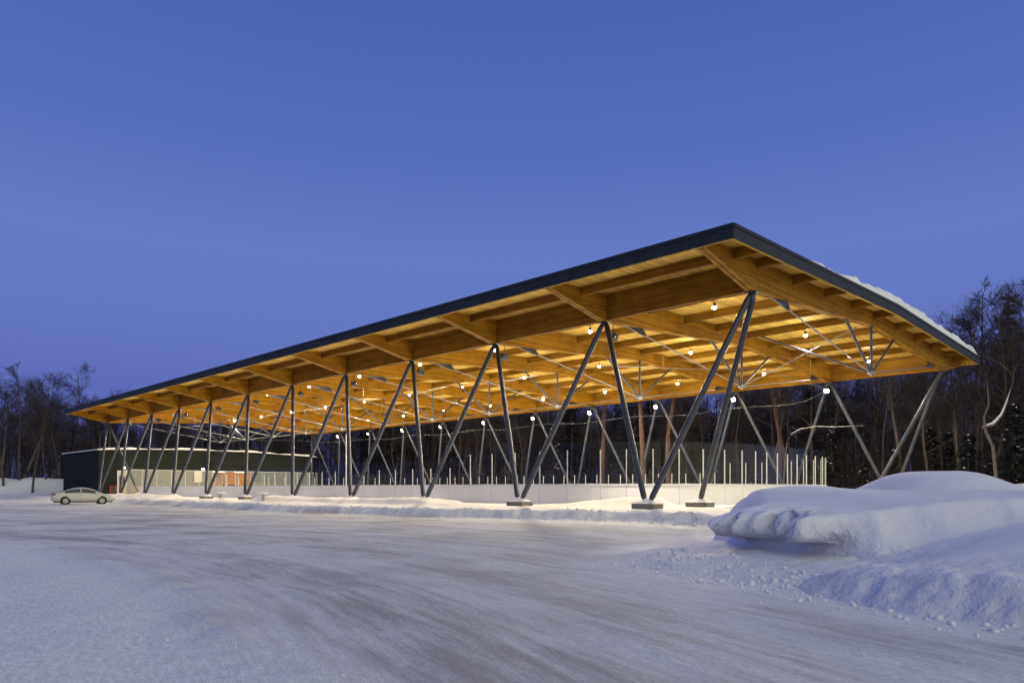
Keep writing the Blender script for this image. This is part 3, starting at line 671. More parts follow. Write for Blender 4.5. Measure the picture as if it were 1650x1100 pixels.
def build_rink():
    rk = empty('hockey_rink_boards', (X0, Y0, 0), TH)
    tag(rk, 'white hockey rink boards with rounded corners topped by clear glass and pale posts', 'rink boards')
    ol = rink_outline(RA0, RA1, RB0, RB1, RR)
    # dense line
    dn = resample(ol, .35); n = len(dn); zt = EYE+.24; zb = .28
    def nrm(i):
        p, q = dn[i-1], dn[(i+1) % n]; d = Vector((q[0]-p[0], q[1]-p[1])).normalized(); return (d.y, -d.x)
    def band(off0, off1, z0, z1):
        m = MB(); vs = []; fs = []
        for i in range(n):
            nx, ny = nrm(i); a, b = dn[i]
            for (o_, z_) in ((off0, z0), (off1, z0), (off1, z1), (off0, z1)): vs.append((b+ny*o_, a+nx*o_, z_))
        for i in range(n):
            j = (i+1) % n
            for k in range(4): fs.append((i*4+k, i*4+(k+1) % 4, j*4+(k+1) % 4, j*4+k))
        m.add(vs, fs); return m
    bd = band(-.03, .03, zb, zt-.05)
    band(-.05, .07, zt-.05, zt).build('cap_rail', M['cap'], rk)
    band(-.036, -.0305, zb+.02, zb+.2).build('kick_plate', mat('yellow_kick_plate', (.75, .6, .12), .5), rk)
    # seams as narrow battens
    m = bd; m.cur = 1; sp = post_line(ol)
    for i, (a, b) in enumerate(sp):
        p, q = sp[i-1], sp[(i+1) % len(sp)]; d = Vector((q[1]-p[1], q[0]-p[0])).normalized(); nn = Vector((-d.y, d.x))
        c = Vector((b, a)); e = [c+d*.011+nn*.0335, c-d*.011+nn*.0335, c-d*.011-nn*.0335, c+d*.011-nn*.0335]
        m.hexa([(*k, zb) for k in e]+[(*k, zt-.052) for k in e])
    m.build('board', [M['board'], mat('seam_grey', (.42, .42, .47), .6)], rk)
    # snow on the cap
    m = band(-.045, .06, zt+.001, zt+.03); 
    m.v = [(x, y, z+(.03*max(0, float(fbm(np.array([x*1.7]), np.array([y*1.7]), 3)[0])) if z > zt+.02 else 0)) for x, y, z in m.v]
    m.build('cap_snow', M['snow'], rk)
    # posts and panes
    def high(a, b):
        far = b > MID+5
        return a < (16.2 if far else 20.6) or a > 66-(11 if not far else 11) and False
    pm = {}
    for hgt, tag_ in ((2.18, 'h'), (1.38, 'l')):
        m = MB(); m.box(-.024, .024, -.03, .03, zt-.02, EYE+hgt); pm[tag_] = m.mesh('glass_post'); pm[tag_].materials.append(M['alu'])
    for i, (a, b) in enumerate(sp):
        p, q = sp[i-1], sp[(i+1) % len(sp)]; dirv = (q[1]-p[1], q[0]-p[0])
        if (p[0]-p[0]): continue
        h_ = high(a, b); o = link('glass_post', pm['h' if h_ else 'l'], None, rk); o.location = (b, a, 0); o.rotation_euler = (0, 0, math.atan2(dirv[1], dirv[0]))
        # pane to the next post
        a2, b2 = q; h2 = high(a2, b2); t1 = EYE+(2.58 if h_ else 1.88); t2 = EYE+(2.58 if h2 else 1.88)
        d = Vector((b2-b, a2-a)).normalized(); nn = Vector((-d.y, d.x))*.006; pz = zt+.034
        A = Vector((b, a))+d*.034; B = Vector((b2, a2))-d*.034
        m = MB(); m.hexa([(*(A-nn), pz), (*(B-nn), pz), (*(B+nn), pz), (*(A+nn), pz), (*(A-nn), t1), (*(B-nn), t2), (*(B+nn), t2), (*(A+nn), t1)])
        m.build('glass_pane', M['glass'], rk)
    # top edges of the glass catch the light: thin clear edging strip
    # team bench wall that carries the near boards on towards the pavilion
    w = MB(); w.box(RB0-.03, RB0+.03, 57.6, 81.2, .28, zt-.05); o = w.build('board_wall', M['board']); o.location = (X0, Y0, 0); o.rotation_euler = (0, 0, TH)
    tag(o, 'low white board wall running on from the rink boards towards the green pavilion', 'wall')
    w = MB(); w.box(RB0-.05, RB0+.06, 57.6, 81.2, zt-.05, zt+.03); w.build('cap_snow', M['snow'], o)
    # ice
    m = MB(); ip = resample(ol, .7); m.add([(b, a, .455) for a, b in ip], [tuple(range(len(ip)))])
    o = m.build('ice', M['ice']); o.location = (X0, Y0, 0); o.rotation_euler = (0, 0, TH); o['kind'] = 'structure'
build_rink()
# netting cable round the rink end, hung from the roof
def build_cable():
    ol = rink_outline(4.3, 80, 1.9, 27.6, 10.5); pts = resample(ol, 1.6); 
    m = MB(); P3 = [(b, a, EYE+6.75+.12*math.sin(i*.9)) for i, (a, b) in enumerate(pts)]; m.path(P3+[P3[0]], .013, n=5, cap=False)
    o = m.build('net_cable', M['cable']); o.location = (X0, Y0, 0); o.rotation_euler = (0, 0, TH)
    tag(o, 'thin pale cable looping round the rink below the timber roof', 'cable')
    for i in range(0, len(P3), 4):
        x, y, z = P3[i]; zt_ = zdeck(x)-.01
        m = MB(); m.tube((x, y, z), (x, y, zt_), .005, n=4, cap=False); m.build('hanger', M['cable'], o)
build_cable()
print('hall done')

# ------------------------------------------------------------------ pavilion beyond the far end of the rink
M['curtain'] = mat('lit_curtain', (.20, .19, .165), .9, emit=(1, .93, .74), estr=.10, var=(2.5, .15))
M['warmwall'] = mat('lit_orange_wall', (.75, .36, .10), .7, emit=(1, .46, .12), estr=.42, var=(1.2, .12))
M['strip'] = mat('strip_lamp', (1, 1, 1), .5, emit=(1, .93, .8), estr=6)
M['frame'] = mat('window_frame', (.42, .42, .38), .5)
def build_pavilion():
    r = empty('green_pavilion', P(90.2, 0, 0), TH); tag(r, 'low dark green service pavilion with snowy roof and a band of lit windows', 'pavilion')
    xa, xb, dep = -.4, 31.2, 16.8; zg = EYE+2.62; n = 24
    def zr(x): return EYE+4.95+.45*(1-((x-15.4)/15.8)**2)
    m = MB()
    m.box(xa, 1.9, 0, .25, .0, zg)                                            # solid end of the front
    for k in range(n):                                                        # curved wall head
        p, q = xa+(xb-xa)*k/n, xa+(xb-xa)*(k+1)/n
        m.add([(p, 0, zg), (q, 0, zg), (q, 0, zr(q)), (p, 0, zr(p)), (p, .25, zg), (q, .25, zg), (q, .25, zr(q)), (p, .25, zr(p))], [(0,1,2,3),(4,7,6,5),(0,4,5,1),(3,2,6,7)])
    m.box(xa, xa+.25, .251, dep, 0, zr(xa)); m.box(xb-.25, xb, .0, dep, 0, zr(xb)-.01); m.box(xa+.25, xb-.25, dep-.25, dep, 0, zr(xa))
    m.build('wall', M['clad'], r)
    m = MB()
    for k in range(20): m.box(xa-.02, 1.9, -.012, -.001, .5+k*.17, .51+k*.17)
    for k in range(8):
        m.box(xa, xb, -.012, -.001, zg+.12+k*.28, zg+.132+k*.28)
    for k in range(22): m.box(xa-.012, xa-.001, 0, dep, .5+k*.25, .512+k*.25)
    m.build('cladding_seam', M['clad'], r)
    # roof and snow
    m = MB(); ms = MB(); vs = []; 
    for (o_, lo, hi, bld) in ((.25, 0, .12, m), (.18, .121, .31, ms)):
        for k in range(n):
            p, q = xa-o_+(xb-xa+2*o_)*k/n, xa-o_+(xb-xa+2*o_)*(k+1)/n
            wv = lambda x: (.10*math.sin(x*.7)+.06*math.sin(x*1.9+1)) if bld is ms else 0
            bld.add([(p, -o_, zr(p)+lo), (q, -o_, zr(q)+lo), (q, dep+o_, zr(q)+lo), (p, dep+o_, zr(p)+lo), (p, -o_, zr(p)+hi+wv(p)), (q, -o_, zr(q)+hi+wv(q)), (q, dep+o_, zr(q)+hi+wv(q)), (p, dep+o_, zr(p)+hi+wv(p))],
                    [(0,3,2,1),(4,5,6,7),(0,1,5,4),(2,3,7,6)]+([(0,4,7,3)] if k == 0 else [])+([(1,2,6,5)] if k == n-1 else []))
    rf = m.build('roof', M['flash'], r); ms.build('roof_snow', M['snow'], rf)
    # windows: posts and curtained panes, one bay open to an orange room
    xs = [3.0]
    while xs[-1] < 30.4: xs.append(xs[-1]+1.92)
    for i, (p, q) in enumerate(zip(xs[:-1], xs[1:])):
        f = MB(); f.box(p-.05, p+.05, .02, .16, .35, zg-.001); f.box(p+.051, q-.051, .02, .16, zg-.12, zg-.002); f.box(p+.051, q-.051, .02, .16, .35, .5)
        fo = f.build('window', M['frame'], r)
        room = 15.0 < (p+q)/2 < 20.6
        if not room:
            c = MB(); c.box(p+.052, q-.052, .10, .13, .501, zg-.121); c.build('curtain', M['curtain'], fo)
        g = MB(); g.box(p+.052, q-.052, .05, .062, .501, zg-.121); g.build('pane', M['glass'], fo)
    m = MB(); m.box(14.4, 21.2, 4, 4.1, .35, zg); m.box(14.3, 14.4, .3, 4, .35, zg); m.box(21.2, 21.3, .3, 4, .35, zg); m.build('room_wall', M['warmwall'], r)
    m = MB(); m.box(14.4, 21.2, .3, 4, zg+.001, zg+.1); m.box(14.4, 21.2, .3, 4, .3, .45); m.build('room_floor', M['frame'], r)
    for (p, q) in ((15.2, 17.0), (18.4, 20.4)):
        m = MB(); m.box(p, q, 1.2, 1.35, zg-.16, zg-.08); m.build('strip_lamp', M['strip'], r)
    m = MB(); m.box(17.2, 18.6, 1.8, 2.6, .45, 1.9); m.box(19.0, 19.5, 1.8, 2.3, .45, 1.8); m.build('cabinet', mat('dark_cabinet', (.05, .03, .02), .6), r)
    # white door with light added as emission, small lamp over it, second wall lamp
    m = MB(); m.box(1.9, 2.95, .04, .12, .3, zg-.3); d = m.build('door', mat('pale_door', (.32, .33, .29), .5, emit=(1, .95, .8), estr=.05), r)
    m = MB(); m.box(1.84, 1.90, -.03, .15, .3, zg-.2); m.box(2.95, 3.0, -.03, .15, .3, zg-.2); m.box(1.84, 3.0, -.03, .15, zg-.3, zg-.199); m.build('door_frame', M['cap'], d)
    m = MB(); m.box(2.1, 2.75, .02, .039, 1.9, 3.0); m.build('pane', M['black'], d)
    for x in (2.6, 13.1):
        m = MB(); m.box(x-.16, x+.16, -.28, -.02, zg+.05, zg+.32); m.build('wall_lamp', M['strip'], r)
    m = MB(); m.box(11.9, 13.0, -.06, -.02, 2.2, zg-.1); m.build('notice_board', mat('white_notice', (.45, .45, .42), .6), r)
build_pavilion()

# ------------------------------------------------------------------ car
def build_car():
    r = empty('sedan_car', (-36.1, 60.2, .0), R(35)); tag(r, 'white four-door sedan parked on the snow in front of the green pavilion', 'car')
    r.location.z = float(ground_h(np.array([-36.1]), np.array([60.2]))[0]); r.scale = (.95, .95, .95); r.location.x = -35.85
    paint = mat('white_car_paint', (.48, .46, .43), .22, 0, .6); paint.node_tree.nodes['Principled BSDF'].inputs['Coat Weight'].default_value = .6
    gl = mat('car_glass', (.02, .025, .035), .06, 0, .8)
    # x: station, wb half width at belt, zb bottom, belt z, roof z, wr half width of roof
    def lerp(tab, x): return float(np.interp(x, [p[0] for p in tab], [p[1] for p in tab]))
    hw = [(-2.42, .66), (-2.32, .80), (-2.0, .88), (-1, .91), (1, .91), (1.9, .87), (2.2, .78), (2.38, .60)]
    bot = [(-2.42, .42), (-2.3, .28), (-1.9, .24), (1.9, .22), (2.3, .26), (2.38, .36)]
    belt = [(-2.42, .84), (-2.3, .95), (-1.8, .985), (0, .955), (1.0, .93), (1.6, .84), (2.1, .72), (2.38, .56)]
    roof = [(-2.42, .86), (-2.3, 1.0), (-1.95, 1.045), (-1.72, 1.07), (-1.2, 1.29), (-.7, 1.435), (-.2, 1.475), (.25, 1.45), (.7, 1.32), (1.18, 1.06), (1.45, .96), (1.8, .875), (2.15, .76), (2.38, .58)]
    wrf = [(-2.42, .55), (-1.95, .72), (-1.7, .68), (-.9, .58), (.2, .58), (.75, .62), (1.2, .72), (1.8, .70), (2.38, .50)]
    xs = np.concatenate([[-2.42, -2.39, -2.32], np.arange(-2.2, 2.3, .1), [2.3, 2.35, 2.38]])
    def ring(x):
        w, zb, zl, zr, wr = lerp(hw, x), lerp(bot, x), lerp(belt, x), lerp(roof, x), lerp(wrf, x)
        return [(0, zb), (w*.8, zb), (w*.96, zb+.06), (w, zb+.22), (w*1.005, (zb+zl)/2+.06), (w*.965, zl-.04), (w*.925, zl), (wr+(w*.925-wr)*.12, zr-.07) if zr-zl > .15 else (w*.86, zl+(zr-zl)*.5), (wr*.93, zr-.015), (wr*.5, zr+.0), (0, zr+.008)]
    m = MB(); vs = []; fs = []; K = 11
    for x in xs:
        rg = ring(x)
        for (y, z) in rg: vs.append((x, -y, z))
        for (y, z) in rg: vs.append((x, y, z))
    for i in range(len(xs)-1):
        for s in (0, K):
            for k in range(K-1):
                q = (i*2*K+s+k, i*2*K+s+k+1, (i+1)*2*K+s+k+1, (i+1)*2*K+s+k); fs.append(q if s == 0 else q[::-1])
    for e in (0, len(xs)-1):
        fs.append(tuple(e*2*K+k for k in range(K))+tuple(e*2*K+K+k for k in range(K-1, -1, -1)))
    m.add(vs, fs, True); me = m.mesh('body'); m.fixn(me); body = link('body', me, paint, r)
    # side windows and screens lie 6 mm proud
    def side_pt(x, t, s, off=.007):
        rg = ring(x); a_, b_ = rg[6], rg[7]; y = a_[0]+(b_[0]-a_[0])*t; z = a_[1]+(b_[1]-a_[1])*t; return (x, s*(y+off), z)
    for s in (-1, 1):
        for (x0, x1, nm) in ((-1.42, -.26, 'rear'), (-.18, 1.02, 'front')):
            m = MB(); vs = []; fs = []; nn = 14
            for i in range(nn+1):
                x = x0+(x1-x0)*i/nn; tlo = .10; rr = ring(x); thi = .93
                vs += [side_pt(x, tlo, s), side_pt(x, thi, s)]
            for i in range(nn): fs.append((2*i, 2*i+1, 2*i+3, 2*i+2))
            m.add(vs, fs, True); m.build('side_window', gl, r)
    def screen(x0, x1):
        m = MB(); vs = []; fs = []; nn = 8
        for i in range(nn+1):
            x = x0+(x1-x0)*i/nn; rg = ring(x)
            for t in (-1, -.5, 0, .5, 1): 
                y = rg[8][0]*.93*t; z = np.interp(abs(y), [0, rg[9][0], rg[8][0]], [rg[10][1], rg[9][1], rg[8][1]]); vs.append((x, y, float(z)+.008))
        for i in range(nn):
            for k in range(4): fs.append((i*5+k, i*5+k+1, (i+1)*5+k+1, (i+1)*5+k))
        m.add(vs, fs, True); return m
    screen(.45, 1.20).build('windscreen', gl, r); screen(-1.72, -.92).build('rear_screen', gl, r)
    # doors: shut lines and handles
    for s in (-1, 1):
        m = MB()
        for x in (-1.28, -.22, .98):
            rg = ring(x); pts = [(x, s*(rg[k][0]+.003), rg[k][1]) for k in (2, 3, 4, 5, 6)]; m.path(pts, .006, n=4)
        m.build('door_gap', M['black'], r)
        for x in (-.42, .62):
            m = MB(); rg = ring(x); m.box(x-.11, x+.11, s*rg[5][0]-.018*1, s*rg[5][0]+.018, .84, .865); m.build('door_handle', paint, r)
        m = MB(); m.ball((.92, s*1.0, 1.0), .10, .08, .07, n=10, m=6); m.tube((.92, s*.84, .96), (.92, s*.96, .98), .02, n=6); m.build('wing_mirror', paint, r)
        # arches and wheels
        for x in (-1.38, 1.36):
            rg = ring(x); y = s*(rg[3][0]+.004)
            m = MB(); m.tube((x, y-s*.02, .335), (x, y+s*.004, .335), .385, n=28); m.build('wheel_arch', M['black'], r)
            w = MB(); w.tube((x, y-s*.20, .315), (x, y+s*.03, .315), .315, n=28); wh = w.build('wheel', M['rubber'], r, bevel=.02)
            c = MB(); c.tube((x, y+s*.031, .315), (x, y+s*.045, .315), .205, n=24)
            c.build('rim', mat('hub_cap', (.42, .42, .42), .35, .5) if 'hub_cap' not in bpy.data.materials else bpy.data.materials['hub_cap'], wh)
            c = MB()
            for k in range(9):
                t = 2*math.pi*k/9; cx, cz = x+.13*math.cos(t), .315+.13*math.sin(t); c.tube((cx, y+s*.0455, cz), (cx, y+s*.048, cz), .026, n=8)
            c.build('rim_hole', M['black'], wh)
        m = MB(); m.hexa([(-2.38, s*.74-.0, .80), (-2.12, s*.885, .80), (-2.12, s*.80, .80), (-2.36, s*.55, .80), (-2.40, s*.73, .95), (-2.10, s*.885, .93), (-2.10, s*.80, .93), (-2.38, s*.55, .95)]); m.build('tail_light', mat('red_tail_light', (.22, .01, .012), .2), r)
        m = MB(); m.hexa([(2.02, s*.855, .60), (2.33, s*.68, .56), (2.30, s*.55, .56), (2.0, s*.75, .60), (2.0, s*.845, .74), (2.28, s*.66, .67), (2.25, s*.55, .68), (1.98, s*.75, .75)]); m.build('headlight', mat('headlight_glass', (.5, .45, .38), .15), r)
    m = MB(); m.box(2.30, 2.395, -.5, .5, .34, .44); m.box(2.31, 2.392, -.42, .42, .5, .56); m.build('grille', M['black'], r)
    m = MB(); m.box(-2.43, -2.41, -.26, .26, .62, .73); m.build('number_plate', mat('blank_plate', (.6, .6, .6), .5), r)
    m = MB(); m.box(-2.2, 2.15, -.80, .80, .17, .25); m.build('underbody', M['black'], r)
build_car()

# ------------------------------------------------------------------ tables and goals
def build_table(a, b, rz, label):
    p = P(a, b); z = float(ground_h(np.array([p.x]), np.array([p.y]))[0])
    r = empty('picnic_table', (p.x, p.y, z), rz); tag(r, label, 'table', 'white outdoor tables beside the rink')
    wt = M['board']
    m = MB(); m.box(-.85, .85, -.38, .38, .50, .54); m.build('table_top', wt, r, bevel=.01)
    for x in (-.35, .45):
        m = MB(); m.tube((x, 0, -.15), (x, 0, .50), .035, n=10); m.box(x-.04, x+.04, -.3, .3, .46, .499); m.build('leg', M['galv'], r)
    g = MB(); g.ball((0, 0, .545), .82, .36, .07, n=20, m=8); g.build('snow_cap', M['snow'], r)
build_table(34.8, -5.1, TH+R(70), 'white outdoor table with a snow cap, right one of the two beside the rink')
build_table(44.6, -4.0, TH+R(75), 'white outdoor table with a snow cap, left one of the two beside the rink')
def build_goal(a, b, rz, fr, net, label):
    p = P(a, b); r = empty('hockey_goal', (p.x, p.y, float(ground_h(np.array([p.x]), np.array([p.y]))[0])), rz); tag(r, label, 'hockey goal')
    m = MB(); h = 1.22; w = .92
    m.path([(-w, 0, 0), (-w, 0, h), (w, 0, h), (w, 0, 0)], .04, n=8); m.path([(-w, 0, 0), (-.7, .95, .02), (.7, .95, .02), (w, 0, 0)], .035, n=8); m.path([(-w, 0, h), (-.6, .55, h), (.6, .55, h), (w, 0, h)], .03, n=8)
    m.build('goal_frame', fr, r)
    m = MB()
    for i in range(15):
        t = i/14; x0, x1 = -.6+1.2*t, -.7+1.4*t; m.tube((x0, .55, h), (x1, .95, .02), .008, n=3, cap=False)
    for i in range(10):
        t = i/9; z = h*(1-t)+.02*t; y = .55+.4*t; xx = .6+.1*t; m.path([(-w, 0, z), (-xx, y, z), (xx, y, z), (w, 0, z)], .008, n=3, cap=False)
    m.build('net', net, r)
netm = mat('net_cord', (.45, .36, .28), .9)
build_goal(85.2, .3, TH+R(200), mat('red_goal_frame', (.45, .04, .03), .4), netm, 'hockey goal with red frame parked by the white car')
build_goal(84.2, 2.0, TH+R(185), mat('tan_goal_frame', (.42, .26, .17), .5), netm, 'hockey goal with tan frame beside the red one')
# standing light pole at the far end of the rink
def build_pole():
    p = P(70.5, 24.5); r = empty('steel_pole', p, 0); tag(r, 'slim pale steel pole standing at the right end of the green pavilion', 'pole')
    m = MB(); m.tube((0, 0, 0), (0, 0, 8.8), .085, .06, n=10); m.build('shaft', M['alu'], r)
    m = MB(); m.tube((0, 0, .3), (0, 0, .5), .16, n=12); m.build('base', M['alu'], r)
build_pole()

# ------------------------------------------------------------------ forest
M['bark'] = mat('dark_bark', (.085, .060, .048), .9, var=(2, .35))
M['twig'] = mat('twigs', (.050, .037, .033), .9)
M['pale'] = mat('pale_bark', (.12, .10, .095), .85, var=(3, .3))
M['red'] = mat('reddish_pine_bark', (.085, .045, .034), .9, var=(4, .35), bump=(5, .9, .06))  # reddish tone imitates trunks reflected in the rink glass
M['needle'] = mat('spruce_needles', (.010, .012, .011), .9, var=(1.2, .35))
class Tube:
    """fast open tubes"""
    def __init__(s): s.v = []; s.f = []
    def seg(s, pts, rs, n):
        base = len(s.v)
        for i, p in enumerate(pts):
            d = pts[min(i+1, len(pts)-1)]-pts[max(i-1, 0)]; d = d.normalized() if d.length > 0 else Vector((0, 0, 1))
            up = Vector((0, 0, 1)) if abs(d.z) < .9 else Vector((1, 0, 0)); a = d.cross(up).normalized(); b = d.cross(a)
            for k in range(n):
                t = 2*math.pi*k/n; s.v.append(tuple(p+a*(rs[i]*math.cos(t))+b*(rs[i]*math.sin(t))))
        for i in range(len(pts)-1):
            for k in range(n): s.f.append((base+i*n+k, base+i*n+(k+1) % n, base+(i+1)*n+(k+1) % n, base+(i+1)*n+k))
    def mesh(s, name, m):
        me = bpy.data.meshes.new(name); me.from_pydata(s.v, [], s.f); me.polygons.foreach_set('use_smooth', np.ones(len(s.f), bool)); me.materials.append(m); me.update(); return me
def limb(rnd, p, d, ln, r0, r1, n, gn, wander=.18, rise=.0, T=None):
    pts = [p.copy()]; rs = [r0]
    for i in range(n):
        d = (d+Vector((rnd.gauss(0, wander), rnd.gauss(0, wander), rnd.gauss(0, wander)+rise))).normalized()
        p = p+d*(ln/n); pts.append(p.copy()); rs.append(r0+(r1-r0)*(i+1)/n)
    T.seg(pts, rs, gn); return pts, rs, d
def bare_tree(seed, h, r, bark, crown_from=.38, lean=(0, 0), spread=1.0, dens=1.0):
    rnd = random.Random(seed); A = Tube(); B = Tube()
    pts, rs, d = limb(rnd, Vector((0, 0, -.3)), Vector((lean[0], lean[1], 1)).normalized(), h*.93, r, r*.14, 12, 7, .045, .02, A)
    nb = int(17*dens)
    for k in range(nb):
        t = crown_from+(1-crown_from)*(k+rnd.random())/nb; i = min(int(t*12), 11); f = t*12-i
        p = pts[i].lerp(pts[i+1], f); az = rnd.random()*6.283; el = rnd.uniform(.45, 1.05)
        dd = Vector((math.cos(az)*math.cos(el), math.sin(az)*math.cos(el), math.sin(el)))
        ln = h*rnd.uniform(.16, .30)*spread*(1.15-.75*t); rr = r*(1-t*.8)*rnd.uniform(.28, .45)
        q, qs, _ = limb(rnd, p, dd, ln, rr, rr*.3, 5, 5, .16, .05, A)
        for j in range(int(7*dens)):
            u = rnd.uniform(.2, 1); i2 = min(int(u*5), 4); p2 = q[i2].lerp(q[i2+1], u*5-i2)
            d2 = (dd+Vector((rnd.gauss(0, .6), rnd.gauss(0, .6), rnd.gauss(.15, .4)))).normalized()
            q2, _, _ = limb(rnd, p2, d2, ln*rnd.uniform(.3, .6), .022, .010, 3, 3, .2, .06, B)
            for l in range(6):
                i3 = rnd.randint(0, 2); p3 = q2[i3].lerp(q2[i3+1], rnd.random())
                d3 = (d2+Vector((rnd.gauss(0, .6), rnd.gauss(0, .6), rnd.gauss(.12, .4)))).normalized()
                q3, _, _ = limb(rnd, p3, d3, ln*rnd.uniform(.18, .38), .011, .007, 2, 3, .2, .05, B)
                for w in range(2):
                    p4 = q3[rnd.randint(0, 1)].lerp(q3[2], rnd.random()); d4 = (d3+Vector((rnd.gauss(0, .6), rnd.gauss(0, .6), rnd.gauss(.1, .4)))).normalized()
                    B.seg([p4, p4+d4*ln*rnd.uniform(.07, .15)], [.008, .005], 3)
    # a few dead low twigs
    for k in range(8):
        t = rnd.uniform(.1, crown_from); i = int(t*12); az = rnd.random()*6.283; dd = Vector((math.cos(az), math.sin(az), rnd.uniform(-.2, .5)))
        limb(rnd, pts[i], dd, rnd.uniform(.6, 2.4), .02, .006, 4, 3, .2, 0, B)
    return A.mesh('trunk', bark), B.mesh('crown', M['twig'])
def spruce(seed, h, rad, snowy=False):
    rnd = random.Random(seed); A = Tube(); N_ = MB(); Sn = MB()
    A.seg([Vector((0, 0, -.3)), Vector((0, 0, h*.5)), Vector((0, 0, h))], [h*.016, h*.010, .015], 6)
    z = h*.08 if snowy else h*.12
    while z < h*.985:
        t = z/h; rr = rad*(1-t)**.8*rnd.uniform(.75, 1.1)+.12
        for k in range(rnd.randint(4, 7)):
            if rnd.random() < .12: continue
            az = rnd.random()*6.283; ln = rr*rnd.uniform(.6, 1.15); n = max(3, int(ln/.32)); dr = rnd.uniform(.05, .35)
            ca, sa = math.cos(az), math.sin(az)
            for i in range(n):
                f = (i+.5)/n; x = ln*f; zz = z-dr*ln*f+.12*ln*f*f
                for q in range(3):
                    w = .34*(1.1-f)*rnd.uniform(.6, 1.2)+.10; off = rnd.uniform(-.22, .22)*ln*(1-f*.6); l2 = rnd.uniform(.25, .5)
                    cx = ca*x-sa*off; cy = sa*x+ca*off; cz = zz+rnd.uniform(-.10, .05); a2 = az+rnd.uniform(-.9, .9); dx, dy = math.cos(a2)*l2, math.sin(a2)*l2; px, py = -math.sin(a2)*w*.35, math.cos(a2)*w*.35
                    dz = -rnd.uniform(.02, .22)
                    N_.add([(cx-px, cy-py, cz), (cx+dx*.6-px, cy+dy*.6-py, cz+dz*.4), (cx+dx, cy+dy, cz+dz), (cx+px+dx*.5, cy+py+dy*.5, cz+dz*.6), (cx+px, cy+py, cz-.03)], [(0,1,2,3,4)])
                if snowy and rnd.random() < .035:
                    cx, cy = ca*x, sa*x; s_ = rnd.uniform(.03, .13)
                    Sn.ball((cx, cy, zz+.06), s_*1.3, s_, .05, n=6, m=4)
        z += rnd.uniform(.22, .42)*(1 if h > 9 else .7)
    me = N_.mesh('crown'); me.materials.append(M['needle'])
    sn = None
    if snowy: sn = Sn.mesh('bough_snow'); sn.materials.append(M['snow'])
    return A.mesh('trunk', M['bark']), me, sn
variants = [bare_tree(1, 19, .19, M['bark'], .42), bare_tree(2, 17, .16, M['bark'], .36, spread=1.15), bare_tree(3, 20, .22, M['bark'], .48), bare_tree(5, 16, .13, M['bark'], .30, spread=1.1),
            bare_tree(8, 18, .15, M['pale'], .45, (.05, .02)), bare_tree(9, 15, .11, M['pale'], .5, spread=.8), bare_tree(12, 18.5, .17, M['bark'], .28, spread=1.35, dens=1.15)]
reflection_trunks = [bare_tree(21, 21, .36, M['red'], .55), bare_tree(22, 20, .30, M['red'], .5)]
spr = [spruce(31, 17, 2.9), spruce(32, 14, 2.6), spruce(33, 19, 3.1)]
sspr = [spruce(41, 5.5, 1.9, True), spruce(42, 4.0, 1.5, True), spruce(43, 7.0, 2.1, True)]
RF = random.Random(99)
def gz(x, y): return float(ground_h(np.array([x]), np.array([y]))[0])
def put(name, meshes, x, y, s, label, cat, group, rz=None, tilt=0):
    r = empty(name, (x, y, gz(x, y)-.1), RF.random()*6.283 if rz is None else rz); r.scale = (s, s, s)
    if tilt: r.rotation_euler[0] = tilt
    for k, me in enumerate(meshes):
        if me is not None: link(('trunk', 'crown', 'bough_snow')[k], me, None, r)
    tag(r, label, cat, group); return r
def vis(x, y, marg=.05):
    return y > 5 and abs(x/y) < .711+marg
spots = []
def too_close(x, y, d): return any((x-p)**2+(y-q)**2 < d*d for p, q in spots)
